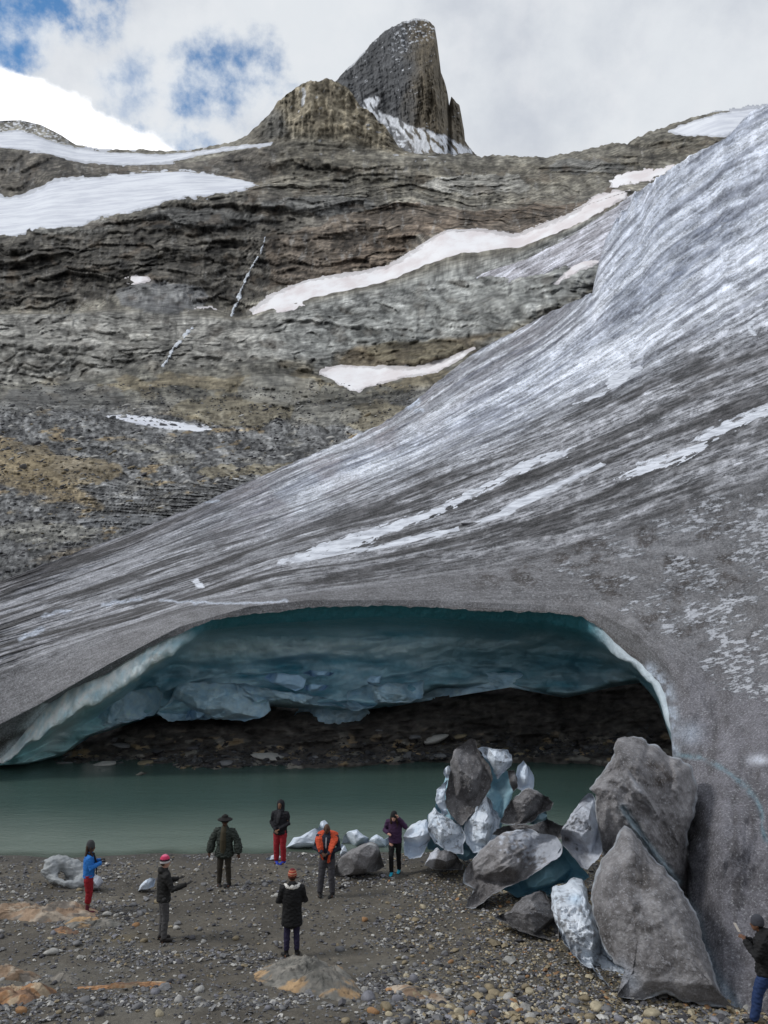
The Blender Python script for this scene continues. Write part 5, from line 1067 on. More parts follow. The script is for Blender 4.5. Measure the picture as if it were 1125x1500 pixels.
# shoreline pieces
def ground_Y(u, v): return hit(u, v).y
SH = [('clean', [(418,1242),(424,1236),(430,1227),(440,1225),(452,1218),(462,1213),(470,1212),(478,1216),(482,1232),(470,1240),(440,1243)], 'long white ice lump on the shore left of the man in orange', .35),
 ('clean', [(466,1213),(470,1204),(476,1201),(480,1205),(480,1218),(470,1217)], 'small pointed ice piece on top of the long white lump', .15),
 ('clean', [(500,1240),(503,1224),(510,1218),(523,1215),(528,1220),(540,1227),(541,1233),(530,1241)], 'domed white ice lump behind the grey ice boulder', .35),
 ('clean', [(536,1240),(543,1227),(552,1222),(560,1227),(563,1231),(569,1226),(570,1240),(555,1242)], 'low white ice piece at the right end of the shore row', .25),
 ('clean', [(498,1252),(500,1236),(506,1240),(509,1248),(500,1256)], 'small white ice piece between the man in orange and the grey ice boulder', .12),
 ('clean', [(388,1259),(396,1254),(406,1250),(412,1255),(409,1260),(398,1260)], 'flat white ice piece at the feet of the hooded woman', .12),
 ('clean', [(202,1305),(205,1297),(213,1289),(222,1285),(228,1288),(226,1298),(214,1304)], 'white ice piece left of the man in the pink-topped hat', .15),
 ('mixed', [(126,1302),(130,1288),(140,1280),(147,1284),(152,1292),(146,1302),(135,1305)], 'rounded grey-white ice lump just behind the woman in blue', .22),
 ('clean', [(592,1246),(592,1226),(598,1219),(606,1224),(604,1246)], 'white ice piece behind the woman in purple', .2)]
for i, (kd_, pl, lb, dp) in enumerate(SH):
    vb = max(p[1] for p in pl); ub = sum(p[0] for p in pl)/len(pl); Yb = ground_Y(ub, min(vb-1, 1243) if i in (1,) else vb-1)
    if i == 1: Yb = ground_Y(ub, 1240)
    blk(lb, pl, ub, vb, kd_, Yb+.15, dp, dp, seed=30+i, lam=.4, rg=.08, cuts=4, n=70, rings=18, jit=.8, group='small ice pieces along the shore')
blk('smooth dirty grey ice boulder behind the man in orange', [(488,1284),(492,1268),(500,1255),(515,1244),(532,1236),(545,1233),(553,1237),(557,1248),(563,1270),(552,1276),(530,1281)], 520, 1282, 'dark', ground_Y(525, 1279)+.35, .5, .6, seed=41, cuts=5, lam=.7, rg=.10, jit=.8, tf_=False, group=None,
    colf=lambda A, u, v, a, b: blend(A*1.35, np.exp(-(dline(u, v, [(540,1236),(552,1240),(557,1252)])/3)**2)*.7, (.42, .44, .45)))
# hollow ice arch
Ya = ground_Y(95, 1294)
def tube(pts, radii, k=10, cap=True):
    """rings of (rx, ry) along a 3-D path"""
    P_ = np.array(pts, float); n = len(P_); t_ = np.gradient(P_, axis=0); t_ /= np.linalg.norm(t_, axis=1)[:, None]+1e-9
    up = np.array([0, 0, 1.0]) if abs(t_[:, 2]).mean() < .7 else np.array([0, 1.0, 0])
    R_ = np.array([(r_, r_) if np.isscalar(r_) else r_ for r_ in radii], float)
    s_ = np.cross(t_, up); s_ /= np.linalg.norm(s_, axis=1)[:, None]+1e-9; q_ = np.cross(s_, t_)
    a_ = np.linspace(0, 2*math.pi, k, endpoint=False)
    rings_ = P_[:, None]+s_[:, None]*(np.cos(a_)[None, :, None]*R_[:, :1, None])+q_[:, None]*(np.sin(a_)[None, :, None]*R_[:, 1:, None])
    v = rings_.reshape(-1, 3); f = grid_faces(n, k, closed=True); f = f[:, ::-1]
    v = np.vstack([v, P_[:1]-t_[:1]*R_[:1].mean()*.5, P_[-1:]+t_[-1:]*R_[-1:].mean()*.5]); i0, i1 = n*k, n*k+1
    j = np.arange(k); c1_ = np.stack([np.full(k, i0), (j+1) % k, j, j], 1); c2_ = np.stack([np.full(k, i1), (n-1)*k+j, (n-1)*k+(j+1) % k, (n-1)*k+(j+1) % k], 1)
    return v, [tuple(x) for x in f]+[tuple(x[:3]) for x in c1_]+[tuple(x[:3]) for x in c2_]
arch = [pw(u, v, Ya+dy) for u, v, dy in [(77,1284,-.1),(74,1274,0),(75,1266,.05),(82,1262,.1),(93,1264,.15),(103,1270,.2),(112,1277,.25),(119,1285,.2),(120,1294,0),(110,1297,-.3),(95,1294,-.4),(82,1289,-.3),(76,1284,-.1)]]
# voxel union of tubes and balls: garments and bodies as single continuous surfaces
def fuse(name, pieces, vox, mat, parent=None, smooth_n=2, wr=0, wl=.05, seed=0, albedo=None):
    bm = bmesh.new()
    for v, f in pieces:
        vs = [bm.verts.new(x) for x in v]
        for q in f:
            try: bm.faces.new([vs[i] for i in dict.fromkeys(int(a) for a in q)])
            except ValueError: pass
    bmesh.ops.recalc_face_normals(bm, faces=bm.faces)
    me = bpy.data.meshes.new(name+'_t'); bm.to_mesh(me); bm.free()
    o = bpy.data.objects.new(name+'_t', me); COL.objects.link(o)
    r_ = o.modifiers.new('r', 'REMESH'); r_.mode = 'VOXEL'; r_.voxel_size = vox; r_.use_smooth_shade = True
    if smooth_n: s_ = o.modifiers.new('s', 'SMOOTH'); s_.iterations = smooth_n; s_.factor = .5
    dg = bpy.context.evaluated_depsgraph_get(); m2 = bpy.data.meshes.new_from_object(o.evaluated_get(dg))
    bpy.data.objects.remove(o); bpy.data.meshes.remove(me); m2.name = name
    n = len(m2.vertices); co = np.empty(n*3, np.float32); m2.vertices.foreach_get('co', co); co = co.reshape(-1, 3)
    if wr:
        no = np.empty(n*3, np.float32); m2.vertices.foreach_get('normal', no); no = no.reshape(-1, 3)
        q = co*np.array([1, 1, 1.7]); co = co+no*(wr*fbm3(q, wl, 3, .5, seed))[:, None]
        m2.vertices.foreach_set('co', co.ravel())
    if albedo is not None:
        A = albedo(co); at = m2.attributes.new('albedo', 'FLOAT_COLOR', 'POINT'); at.data.foreach_set('color', np.concatenate([A, np.ones((n, 1))], 1).astype(np.float32).ravel())
    m2.polygons.foreach_set('use_smooth', np.ones(len(m2.polygons), bool)); m2.materials.clear(); m2.materials.append(mat); m2.update()
    return link(name, m2, parent)
def ball(c, r_, k=12):
    r_ = (r_, r_, r_) if np.isscalar(r_) else r_
    th = np.linspace(0, math.pi, k//2+1)[1:-1]
    pts = [(c[0]+r_[0]*math.sin(t)*math.cos(a), c[1]+r_[1]*math.sin(t)*math.sin(a), c[2]+r_[2]*math.cos(t)) for t in th for a in np.linspace(0, 2*math.pi, k, endpoint=False)]
    n = len(th); f = [tuple(x) for x in grid_faces(n, k, closed=True)]
    pts += [(c[0], c[1], c[2]+r_[2]), (c[0], c[1], c[2]-r_[2])]; a, b = n*k, n*k+1
    f += [(a, (j+1) % k, j) for j in range(k)]+[(b, (n-1)*k+j, (n-1)*k+(j+1) % k) for j in range(k)]
    return np.array(pts), f
def bez(p0, p1, p2, n=7):
    t = np.linspace(0, 1, n)[:, None]; p0, p1, p2 = map(np.array, (p0, p1, p2)); return (1-t)**2*p0+2*t*(1-t)*p1+t*t*p2
ar = tag(fuse('ice_arch', [tube(np.array([a for a in arch]), [.16,.24,.22,.16,.17,.22,.26,.26,.22,.12,.06,.08,.14], 12), ball(pw(112, 1285, Ya+.25), (.30, .22, .22))], .03, M_clean, wr=.03, wl=.12, albedo=lambda c_: np.repeat(np.array([[.33, .35, .36]]), len(c_), 0)), 'hollow grey ice arch lying on the gravel behind the woman in blue', 'ice block')

# blue lobes hanging over the bank, loose bright chunks on them
cs = lambda x, y: (x/2.679+200, y/2.679+960)
c27 = lambda L_: [cs(*p_) for p_ in L_]
def lobe(poly, dY, fr, kind='deep', nm='ice_lobe', par=None, **kw):
    um = np.mean([p[0] for p in poly]); vm = np.mean([p[1] for p in poly])
    return inflate(nm, poly, float(look_c(um, vm))+dY, fr, 1.2, kind, par, lam=1.0, rg=.5, n=120, rings=30, jit=2.5, cuts=8, **kw)
lobe(c27([(80,228),(95,205),(125,190),(150,130),(175,108),(260,105),(385,110),(440,150),(520,165),(525,215),(490,245),(430,258),(340,252),(240,250),(140,260),(110,250)]), -.6, .8, par=glacier, seed=51)
lobe(c27([(608,268),(620,240),(640,190),(700,180),(800,180),(880,195),(917,220),(905,245),(850,275),(760,290),(700,298),(668,312),(655,292)]), -1.0, .8, par=glacier, seed=52)
lobe(c27([(388,112),(420,108),(470,125),(560,140),(640,150),(720,160),(800,180),(850,175),(905,205),(860,215),(780,200),(700,195),(640,190),(560,165),(520,165),(475,185),(440,165),(395,140)]), -1.3, .5, par=glacier, seed=53)
lobe(c27([(820,190),(835,140),(900,118),(1000,110),(1125,100),(1125,165),(1060,190),(960,190),(900,210),(850,205)]), -.8, .7, par=glacier, seed=54)
lobe([(88,1107),(96,1085),(118,1052),(150,1030),(190,1012),(232,1005),(240,1020),(228,1047),(182,1060),(132,1078),(106,1096)], -.5, .6, par=glacier, seed=55)
lobe([(560,1008),(640,985),(760,985),(860,990),(910,985),(925,998),(895,1006),(860,1016),(825,1021),(795,1016),(740,1006),(690,1008),(640,1008),(600,1026),(565,1036)], -.7, .8, par=glacier, seed=56, tf_=None)
CH = [([(500,88),(520,70),(570,70),(640,78),(665,95),(655,130),(625,140),(570,120),(530,108)], 'bright blue-white ice chunk on the ledge above the hanging lobe'),
      ([(660,118),(700,112),(758,118),(735,138),(690,142),(660,135)], 'thin bright ice flake right of the bright chunk'),
      ([(903,98),(920,82),(965,78),(955,112),(925,118),(908,112)], 'small bright ice cube stuck on the blue wall'),
      ([(190,250),(200,220),(240,203),(290,200),(296,215),(265,235),(250,250),(215,256)], 'bright ice tongue resting low on the left lobe'),
      ([(650,70),(680,58),(740,60),(780,70),(760,80),(690,84)], 'faint ice flake above the bright chunk')]
for i, (pl, lb) in enumerate(CH):
    pl = c27(pl); um, vm = np.mean([p[0] for p in pl]), np.mean([p[1] for p in pl])
    o = inflate('ice_chunk', pl, float(look_c(um, vm))-2.3, .3, 1.0, 'clean', None, cuts=5, lam=.5, rg=.1, n=70, rings=16, jit=.6, seed=60+i, colf=lambda A, u, v, a, b: A*np.array((.62, .85, 1.0)))
    tag(o, lb, 'ice chunk', 'ice chunks inside the cave mouth')

# ================================================================== PEOPLE
MC = {}
def cloth(nm, col, **k):
    key = nm
    if key not in MC: MC[key] = plain(nm, col, **k)
    return MC[key]
def person(label, u, v, vtop, face, sp):
    """local frame: +y is where the person faces, +x the person's right-hand side seen from behind; unit = metres for a 1.72 m body"""
    p0 = hit(u, v)
    lo, hi = 1.3, 2.1
    for _ in range(30):
        md = (lo+hi)/2
        if proj((p0.x, p0.y, p0.z+md))[1] > vtop: lo = md
        else: hi = md
    Hh = md
    k = (Hh-sp.get('hat', .02))/1.72; W_ = sp.get('w', 1.0)
    root = empty('person', p0, face); tag(root, label, 'person'); pass
    Mx = Matrix.Scale(k, 4)
    def fin(o): o.data.transform(Mx); o.parent = root; return o
    sk = cloth('skin_'+sp['skin'], {'dark': (.085, .042, .026), 'brown': (.17, .085, .05), 'light': (.48, .27, .20)}[sp['skin']], rough=.5, nz=.05)
    lean = sp.get('lean', 0)
    sh = np.array([0, .0+lean*.5, 1.42]); neck = np.array([0, .015+lean*.6, 1.50]); hd = np.array([sp.get('hx', 0), .03+lean*.8+sp.get('nod', 0)*.5, 1.615-sp.get('nod', 0)*.25])
    hips = [np.array([s*.09, 0, .90]) for s in (-1, 1)]
    feet = [np.array([sp.get('st', .11)*s+ (0 if s < 0 else sp.get('fx', 0)), (sp.get('fy', .0)*s), .07]) for s in (-1, 1)]
    knees = [(h_+f_)/2+np.array([0, .03+sp.get('kn', 0)*(s > 0), .02]) for h_, f_, s in zip(hips, feet, (-1, 1))]
    shs = [sh+np.array([s*.185*W_, 0, -.03]) for s in (-1, 1)]
    els, wrs = [np.array(a) for a in sp['el']], [np.array(a) for a in sp['wr']]
    # body
    pc = [tube([(0, 0, .86), (0, 0, 1.0), (0, .0+lean*.3, 1.2), sh-[0, 0, .03], sh+[0, 0, .03]], [(.15, .10), (.14, .10), (.15, .10), (.16, .10), (.07, .06)], 12)]
    pc.append(tube([sh, neck, hd-[0, .01, .04]], [.06, .053, .055], 10))
    pc.append(ball(hd+[0, -.01, .02], (.075, .093, .105), 14)); pc.append(ball(hd+[0, .035, -.055], (.05, .045, .05), 10))
    pc.append(tube([hd+[0, .075, .03], hd+[0, .105, -.008], hd+[0, .088, -.022]], [.011, .017, .014], 6))
    pc.append(tube([hd+[-.022, .082, -.052], hd+[.022, .082, -.052]], [(.008, .008)]*2, 6))
    for s in (-1, 1): pc.append(ball(hd+[s*.077, -.01, 0], (.014, .022, .032), 8))
    for i in (0, 1):
        pc.append(tube([shs[i], (shs[i]+els[i])/2, els[i], (els[i]+wrs[i])/2, wrs[i]], [.055, .048, .040, .038, .027], 8))
        pc.append(tube([hips[i]+[0, 0, .03], (hips[i]+knees[i])/2, knees[i], (knees[i]+feet[i])/2+[0, -.01, 0], feet[i]], [.085, .075, .055, .055, .04], 10))
        pc.append(tube([feet[i]-[0, .05, .03], feet[i]+[0, .12, -.04]], [.04, .03], 8))
    fin(fuse('body', pc, .0125, sk, None, 1))
    # hands: palm, four fingers, thumb
    for i, s in ((0, -1), (1, 1)):
        d = wrs[i]-els[i]; d = d/np.linalg.norm(d); hdirs = sp.get('hd', [None, None])[i]
        if hdirs is not None: d = np.array(hdirs, float); d /= np.linalg.norm(d)
        pn_ = np.array(sp.get('pn', [(0, 0, -1), (0, 0, -1)])[i], float); pn_ -= d*(pn_@d); pn_ /= np.linalg.norm(pn_)
        sd2 = np.cross(d, pn_); w0 = wrs[i]; cu = sp.get('curl', .5)
        hp = [tube([w0-d*.02, w0+d*.03, w0+d*.085], [(.024, .018), (.034, .016), (.040, .014)] if abs(sd2[2]) < .7 else [(.018, .024), (.016, .034), (.014, .040)], 8)]
        for j, (off, ln) in enumerate(((-.030, .068), (-.010, .078), (.010, .074), (.029, .058))):
            b0 = w0+d*.075+sd2*off; m1 = b0+d*ln*.5+pn_*ln*.25*cu; m2_ = m1+d*ln*(.4-.35*cu)+pn_*ln*.6*cu
            hp.append(tube([b0-d*.012, b0, m1, m2_], [.0105, .0105, .0095, .0085], 6))
        tb = w0+d*.03+sd2*-.03*1; hp.append(tube([tb, tb-sd2*.025+d*.025, tb-sd2*.03+d*.06+pn_*.012], [.014, .012, .010], 6))
        gl_ = sp.get('glove')
        fin(fuse('glove' if gl_ else 'hand', hp, .0068, cloth('glove_black', (.012, .012, .013)) if gl_ else sk, None, 1))
    # eyes and brows
    for s in (-1, 1):
        v_, f_ = ball((hd[0]+s*.03, hd[1]+.077, hd[2]+.022), .0125, 8)
        fin(link('eye', raw_mesh('eye', v_, [tuple((list(q)+[q[-1]])[:4]) for q in f_], cloth('eye', (.05, .04, .035), rough=.2, nz=0))))
    # trousers
    tr = sp['tr']; tm = cloth(tr[0], tr[1])
    wl_ = tr[2] if len(tr) > 2 else 1.0; pcs = [tube([(0, 0, .80), (0, 0, .90), (0, .0, 1.02)], [(.15, .105), (.175, .125), (.165, .12)], 14)]
    for i in (0, 1):
        pcs.append(tube([hips[i]+[0, 0, .06], hips[i]-[0, 0, .08], (hips[i]+knees[i])/2, knees[i], (knees[i]+feet[i])/2+[0, -.01, 0], feet[i]+[0, 0, tr[3] if len(tr) > 3 else .02]], [.10, .102*wl_, .090*wl_, .075*wl_, .070*wl_, .062*wl_], 12))
    fin(fuse('trousers', pcs, .014, tm, None, 3, wr=.010, wl=.07, seed=int(u)))
    # shoes
    for i in (0, 1):
        f_ = feet[i]; z0 = f_[2]-.07; oy = sp.get('fo', [0, 0])[i]; dd_ = np.array([math.sin(oy), math.cos(oy), 0])
        sp_ = [tube([f_-dd_*.07+[0, 0, -.02], f_-dd_*.02+[0, 0, -.015], f_+dd_*.08-[0, 0, .03], f_+dd_*.16-[0, 0, .038], f_+dd_*.19-[0, 0, .045]], [(.036, .045), (.045, .05), (.047, .038), (.045, .03), (.03, .02)], 10)]
        sp_.append(tube([f_+[0, 0, .06+sp.get('boot', 0)], f_-[0, 0, .03]], [.05, .048], 10))
        sh_ = fin(fuse('shoe', sp_, .012, cloth(sp['shoe'][0], sp['shoe'][1], rough=.6), None, 1))
        so_ = fin(fuse('sole', [tube([f_-dd_*.09-[0, 0, .062], f_-[0, 0, .062], f_+dd_*.1-[0, 0, .062], f_+dd_*.195-[0, 0, .060]], [(.034, .010), (.043, .012), (.046, .012), (.03, .010)], 8)], .009, cloth(sp.get('solec', ('sole_dark', (.02, .02, .02)))[0], sp.get('solec', ('sole_dark', (.02, .02, .02)))[1]), None, 0))
        so_.parent = sh_
    # jacket
    jk = sp['jk']; jm = cloth(jk[0], jk[1]); hem = sp.get('hem', .86); fl = sp.get('puff', 1.0); fh = sp.get('flare', 1.0)
    tz = np.linspace(hem, 1.47, 9)
    rx = np.interp(tz, [.6, .86, 1.0, 1.2, 1.38, 1.45, 1.47], [.215*fh, .195*fh, .185, .195, .205*W_, .15, .10])*fl; ry = np.interp(tz, [.6, .86, 1.0, 1.2, 1.38, 1.45, 1.47], [.175*fh, .150*fh, .140, .15, .135, .10, .08])*fl
    jp = [tube([(0, lean*.5*max(0, (z-.9)/.5), z) for z in tz], list(zip(rx, ry)), 20)]
    sr_ = sp.get('sleeve', 1.0)
    for i in (0, 1):
        jp.append(tube([shs[i]-[(-1, 1)[i]*.05, 0, -.0], shs[i], (shs[i]+els[i])/2, els[i], (els[i]+wrs[i])/2, wrs[i]-(wrs[i]-els[i])*.03], [.085, .088*fl, .074*sr_, .070*sr_, .060*sr_*sp.get('cuff', 1), .048*sr_*sp.get('cuff', 1)], 12))
    jp.append(tube([neck-[0, .01, .09], neck-[0, .01, .03], neck+[0, 0, sp.get('collar', .02)]], [(.10, .09), (.082, .078), (.072, .07)], 12))
    if sp.get('hood') == 'down': jp.append(ball(neck+[0, -.09, -.03], (.13, .07, .08), 12))
    jo = fin(fuse('jacket' if hem > .75 else 'coat', jp, .014, jm, None, 3, wr=sp.get('wr_', .012), wl=sp.get('wl', .07), seed=int(u)+5))
    # head gear
    hm = lambda *a, **kk: fin(fuse(*a, **kk))
    hc = hd+np.array([0, -.012, .045]); hg = sp.get('head')
    if hg == 'beanie':
        def stripes(c_):
            z = (c_[:, 2]-hd[2]+sp.get('bz', 0)); cols = sp['bands']; o_ = np.zeros((len(c_), 3)); o_[:] = cols[0][1]
            for zt, cc_ in cols: o_[z > zt] = cc_
            return o_
        ob = hm('beanie', [ball(hc+[0, 0, .02], (.094, .110, .115+sp.get('tall', 0)), 16), tube([hc+[0, .004, -.035], hc+[0, 0, .02]], [(.094, .109), (.097, .112)], 16)]+([ball(hc+[0, -.02, .13+sp.get('tall', 0)], .035, 10)] if sp.get('pom') else []), .011, M_knit, None, 1, wr=.003, wl=.02, albedo=stripes)
    elif hg == 'brim':
        a = np.linspace(0, 2*math.pi, 28, endpoint=False)
        fin(fuse('hat', [tube([hc+[0, 0, .0], hc+[0, 0, .06], hc+[0, 0, .125], hc+[0, 0, .14]], [(.092, .108), (.09, .105), (.08, .09), (.05, .06)], 16), tube([hc+[0, 0, .018], hc+[0, 0, .034]], [(.205, .19), (.195, .185)], 28)], .009, cloth('hat_black', (.010, .009, .009)), None, 1))
    elif hg == 'hood':
        fin(fuse('hood', [tube([neck-[0, .02, .03], hd+[0, -.045, -.05], hd+[0, -.045, .04], hd+[0, -.035, .11], hd+[0, -.02, .15]], [(.12, .10), (.115, .10), (.118, .105), (.095, .10), (.04, .05)], 14)], .012, jm, None, 2, wr=.006, wl=.05))
    elif hg == 'bald':
        pass
    if sp.get('hair'):
        hk = sp['hair']; hmm = cloth('hair_'+hk, {'black': (.010, .008, .007), 'brown': (.05, .026, .016)}[hk], rough=.6)
        if sp.get('long'): fin(fuse('hair', [tube([hc+[0, -.06, .02], hd+[0, -.09, -.06], neck+[.02*sp.get('hs', 0), -.09, -.05], neck+[.05*sp.get('hs', 0), -.11, -.25]], [(.085, .05), (.085, .045), (.08, .04), (.05, .025)], 12), tube([hd+[.08, .0, .03], hd+[.085, .01, -.1], neck+[.09, .07, -.14], neck+[.07, .10, -.28]], [.025, .03, .03, .015], 8), tube([hd+[-.08, .0, .03], hd+[-.085, .01, -.1], neck+[-.09, .07, -.14], neck+[-.07, .10, -.24]], [.025, .03, .03, .015], 8)], .011, hmm, None, 1, wr=.006, wl=.03))
        else: fin(fuse('hair', [ball(hd+[0, -.028, .028], (.082, .088, .10), 14)], .010, hmm, None, 1))
    for ex in sp.get('extra', []): fin(ex(hd, neck, sh, els, wrs))
    return root
M_knit, gg, b = new_mat('knit_wool'); f, _ = gg.noise(gg.n('ShaderNodeTexCoord').outputs['Object'], 90, 4, .6)
gg.put(b.inputs['Base Color'], attr(gg)); gg.put(b.inputs['Roughness'], .95); bump(gg, b, f, .8, .006)
def arms(l, r_): return dict(el=[l[0], r_[0]], wr=[l[1], r_[1]])
fz = lambda nm, pcs, mt, vox=.011, **k: (lambda hd, neck, sh, els, wrs: fuse(nm, pcs(hd, neck, sh, els, wrs), vox, mt, None, 2, **k))
# camera sees a person facing +y (away) from behind; face = rotation about z of that heading (negative turns to the right of the picture)
person('woman in blue jacket, red trousers and tall grey beanie, hands raised to her chest', 128, 1337, 1232, rad(-75), dict(skin='brown', head='beanie', hat=.06, tall=.03, bands=[(-9, (.055, .057, .06))], hair='brown', long=True, hs=1,
    jk=('jacket_blue', (.025, .17, .52)), tr=('trousers_red', (.26, .012, .02), 1.15, .20), shoe=('shoe_maroon', (.10, .015, .03)), glove=True, hem=.90, fo=[.2, -.2], boot=.12,
    **arms(((-.27, .05, 1.17), (-.10, .28, 1.27)), ((.27, .05, 1.17), (.08, .30, 1.25))),
    extra=[fz('scarf', lambda hd, neck, sh, els, wrs: [tube([neck+[-.10, .0, -.02], neck+[0, .09, -.05], neck+[.10, .0, -.02], neck+[0, -.08, -.01], neck+[-.10, 0, -.02]], [(.035, .04)]*5, 10), tube([neck+[.03, .10, -.06], neck+[.05, .17, -.25], neck+[.05, .17, -.55]], [(.05, .02), (.05, .02), (.06, .015)], 10)], cloth('scarf_black', (.013, .014, .018)), wr=.006, wl=.04)]))
person('person in black jacket, grey trousers and pink-topped beanie, seen from behind, arm held out', 238, 1378, 1255, rad(-62), dict(skin='light', head='beanie', hat=.03, bands=[(-9, (.62, .60, .60)), (.045, (.03, .01, .02)), (.088, (.62, .05, .13)), (.15, (.75, .16, .28))], hair='brown',
    jk=('jacket_black', (.016, .016, .016)), tr=('trousers_grey', (.075, .073, .075)), shoe=('boot_dark', (.022, .018, .016)), glove=True, hem=.84, boot=.04, hood='down', nod=-.03,
    **arms(((-.26, .12, 1.15), (-.16, .36, 1.20)), ((.30, .12, 1.13), (.42, .38, 1.24))), pn=[(0, 0, 1), (0, 0, 1)], curl=.15))
person('man in a wide-brimmed black hat and open dark green puffer jacket', 328, 1298, 1192, rad(172), dict(skin='dark', head='brim', hat=.10, puff=1.10, sleeve=1.30, cuff=1.45, w=1.05, hem=.78, flare=1.15, wr_=.026, wl=.055, hair='black',
    jk=('puffer_green', (.032, .040, .034)), tr=('trousers_olive', (.030, .025, .018)), shoe=('shoe_black', (.012, .011, .011)), st=.13, fo=[.3, -.5],
    **arms(((-.34, .0, 1.15), (-.40, .06, .86)), ((.34, .0, 1.15), (.38, .06, .86))),
    extra=[fz('sweater', lambda hd, neck, sh, els, wrs: [tube([(0, .115, .84), (0, .13, 1.0), (0, .14, 1.2), (0, .105, 1.38), (0, .05, 1.50)], [(.07, .075), (.085, .08), (.085, .08), (.08, .08), (.068, .065)], 14)], cloth('sweater_olive', (.052, .044, .026)), wr=.004, wl=.03)]))
person('woman in black hood, grey scarf and red trousers by the water, hands joined', 410, 1265, 1172, rad(165), dict(skin='brown', head='hood', hat=.04, puff=1.05, hem=.84,
    jk=('hoodie_black', (.012, .012, .016)), tr=('trousers_crimson', (.30, .018, .028), 1.15), shoe=('shoe_royal_blue', (.02, .05, .38)), solec=('sole_white', (.6, .6, .6)), fo=[.3, -.6],
    **arms(((-.27, .02, 1.14), (-.05, .20, 1.00)), ((.27, .02, 1.14), (.05, .22, .98))),
    extra=[fz('scarf', lambda hd, neck, sh, els, wrs: [tube([neck+[-.09, .0, .0], neck+[0, .09, -.03], neck+[.09, .0, .0], neck+[0, -.07, .01], neck+[-.09, 0, .0]], [(.035, .045)]*5, 10), tube([neck+[-.03, .10, -.04], neck+[0, .15, -.18], neck+[.02, .155, -.34]], [(.055, .02), (.06, .02), (.04, .015)], 10)], cloth('scarf_grey', (.035, .035, .04)), wr=.006, wl=.04)]))
person('man with a shaved head and an orange blanket over his shoulders, hands clasped', 479, 1313, 1205, rad(172), dict(skin='dark', head='bald', hat=.0, nod=.12, hem=.90, fx=.05, st=.13, w=1.05,
    jk=('jacket_navy', (.018, .021, .035)), tr=('trousers_slate', (.060, .058, .066), 1.08), shoe=('boot_black', (.012, .012, .012)), boot=.05, fo=[.3, -.3],
    **arms(((-.30, .04, 1.14), (-.05, .25, 1.06)), ((.30, .04, 1.14), (.06, .27, 1.08))),
    extra=[fz('blanket', lambda hd, neck, sh, els, wrs: [tube([neck+[-.05, -.09, -.06], neck+[-.16, -.04, -.06], neck+[-.18, .08, -.16], neck+[-.12, .16, -.33], neck+[-.08, .17, -.55], neck+[-.07, .16, -.66]], [(.08, .06), (.12, .075), (.11, .06), (.095, .04), (.075, .03), (.05, .02)], 12),
        tube([neck+[.05, -.09, -.06], neck+[.16, -.04, -.06], neck+[.18, .08, -.16], neck+[.13, .16, -.33], neck+[.09, .17, -.50], neck+[.07, .16, -.60]], [(.08, .06), (.12, .075), (.11, .06), (.10, .04), (.08, .03), (.05, .02)], 12),
        tube([neck+[-.17, -.08, -.08], neck+[0, -.12, -.05], neck+[.17, -.08, -.08]], [(.05, .09)]*3, 12)], cloth('blanket_orange', (.58, .085, .035)), wr=.012, wl=.05),
        fz('shirt_front', lambda hd, neck, sh, els, wrs: [tube([neck+[0, .10, -.10], neck+[0, .135, -.22], neck+[0, .14, -.34]], [(.022, .02), (.02, .02), (.014, .02)], 8)], cloth('zip_grey', (.30, .30, .32)))]))
person('woman in long black coat, white fur collar and striped beanie, seen from behind', 427, 1402, 1275, rad(8), dict(skin='brown', head='beanie', hat=.03, hem=.66, puff=1.08, hair='brown', nod=.06,
    bands=[(-9, (.10, .02, .012)), (.045, (.50, .22, .12)), (.065, (.28, .02, .015)), (.088, (.55, .33, .20)), (.108, (.33, .03, .02)), (.13, (.42, .16, .09)), (.152, (.15, .015, .02))],
    jk=('coat_black', (.010, .010, .011)), tr=('trousers_dark_navy', (.022, .018, .048), .92, .08), shoe=('shoe_black', (.012, .011, .011)), fo=[-.5, .3], hood='down', boot=.04, glove=True,
    **arms(((-.28, .03, 1.13), (-.14, .25, 1.10)), ((.28, .03, 1.13), (.14, .25, 1.10))),
    extra=[fz('fur_collar', lambda hd, neck, sh, els, wrs: [tube([neck+[-.16, .02, -.05], neck+[-.10, -.10, -.045], neck+[0, -.14, -.05], neck+[.10, -.10, -.045], neck+[.16, .02, -.05]], [(.03, .035), (.045, .045), (.045, .05), (.045, .045), (.03, .035)], 12)], cloth('fur_white', (.72, .70, .66)), wr=.014, wl=.025)]))
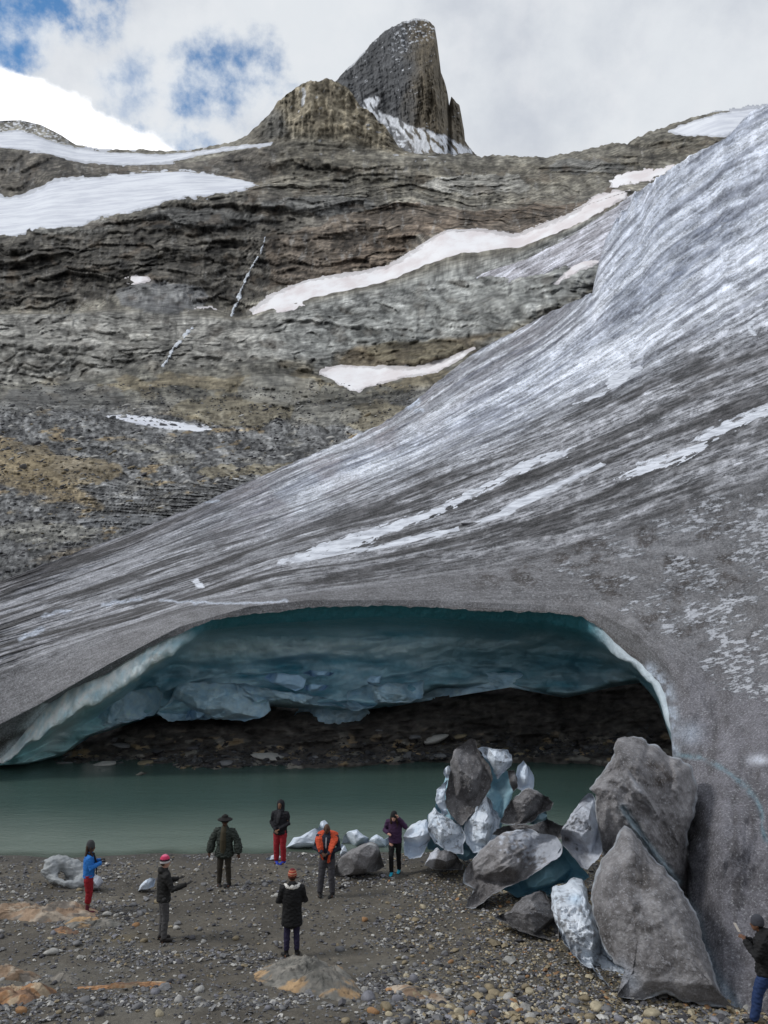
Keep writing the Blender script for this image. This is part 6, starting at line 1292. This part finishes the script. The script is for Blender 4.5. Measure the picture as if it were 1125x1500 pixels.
person('woman in purple jacket and cyan shoes, walking with a hand raised to her head', 579, 1280, 1185, rad(168), dict(skin='light', head='beanie', hat=.02, nod=.22, lean=.05, bands=[(-9, (.012, .012, .013))], hair='brown', long=True,
    jk=('jacket_purple', (.050, .022, .060)), tr=('trousers_black', (.009, .009, .010), .95), shoe=('shoe_cyan', (.03, .42, .60)), fy=.14, hem=.86, kn=.05, st=.08,
    **arms(((-.32, .08, 1.28), (-.13, .20, 1.56)), ((.30, .02, 1.16), (.14, .24, 1.14)))))
pr_ = person('man in black jacket and blue jeans at the right edge, holding up a phone', 1126, 1501, 1343, rad(62), dict(skin='brown', head='beanie', hat=.02, bands=[(-9, (.05, .053, .065))], hair='black', nod=.10, puff=1.15, sleeve=1.12, hem=.83, lean=.04, collar=.04, hood='down', wr_=.02,
    jk=('jacket_coal', (.013, .013, .014)), tr=('jeans_blue', (.022, .045, .125), 1.2), shoe=('shoe_black', (.012, .011, .011)), fy=-.22, st=.12, kn=-.03,
    **arms(((-.26, .10, 1.14), (-.07, .31, 1.33)), ((.26, .10, 1.14), (.05, .31, 1.31)))))
# phone in his hands
pm = bmesh.new(); bmesh.ops.create_cube(pm, size=1); bmesh.ops.scale(pm, vec=(.078, .010, .155), verts=pm.verts); bmesh.ops.bevel(pm, geom=pm.edges[:], offset=.004, segments=2, affect='EDGES')
me = bpy.data.meshes.new('phone'); pm.to_mesh(me); pm.free(); me.materials.append(cloth('phone_white', (.75, .70, .64), rough=.4, nz=.02))
fo_ = link('phone', me); fo_.matrix_world = Matrix.Translation(pr_.location + Matrix.Rotation(rad(62), 3, 'Z') @ Vector((-.01, .42, 1.46))) @ Matrix.Rotation(rad(62), 4, 'Z') @ Matrix.Rotation(rad(-28), 4, 'X') @ Matrix.Rotation(rad(40), 4, 'Z')
tag(fo_, 'white phone held up by the man at the right edge', 'phone')
print('tris', sum(sum(len(p_.vertices)-2 for p_ in o.data.polygons) if len(o.data.polygons) < 3000 else len(o.data.polygons)*(len(o.data.polygons[0].vertices)-2) for o in scn.objects if o.type == 'MESH'))
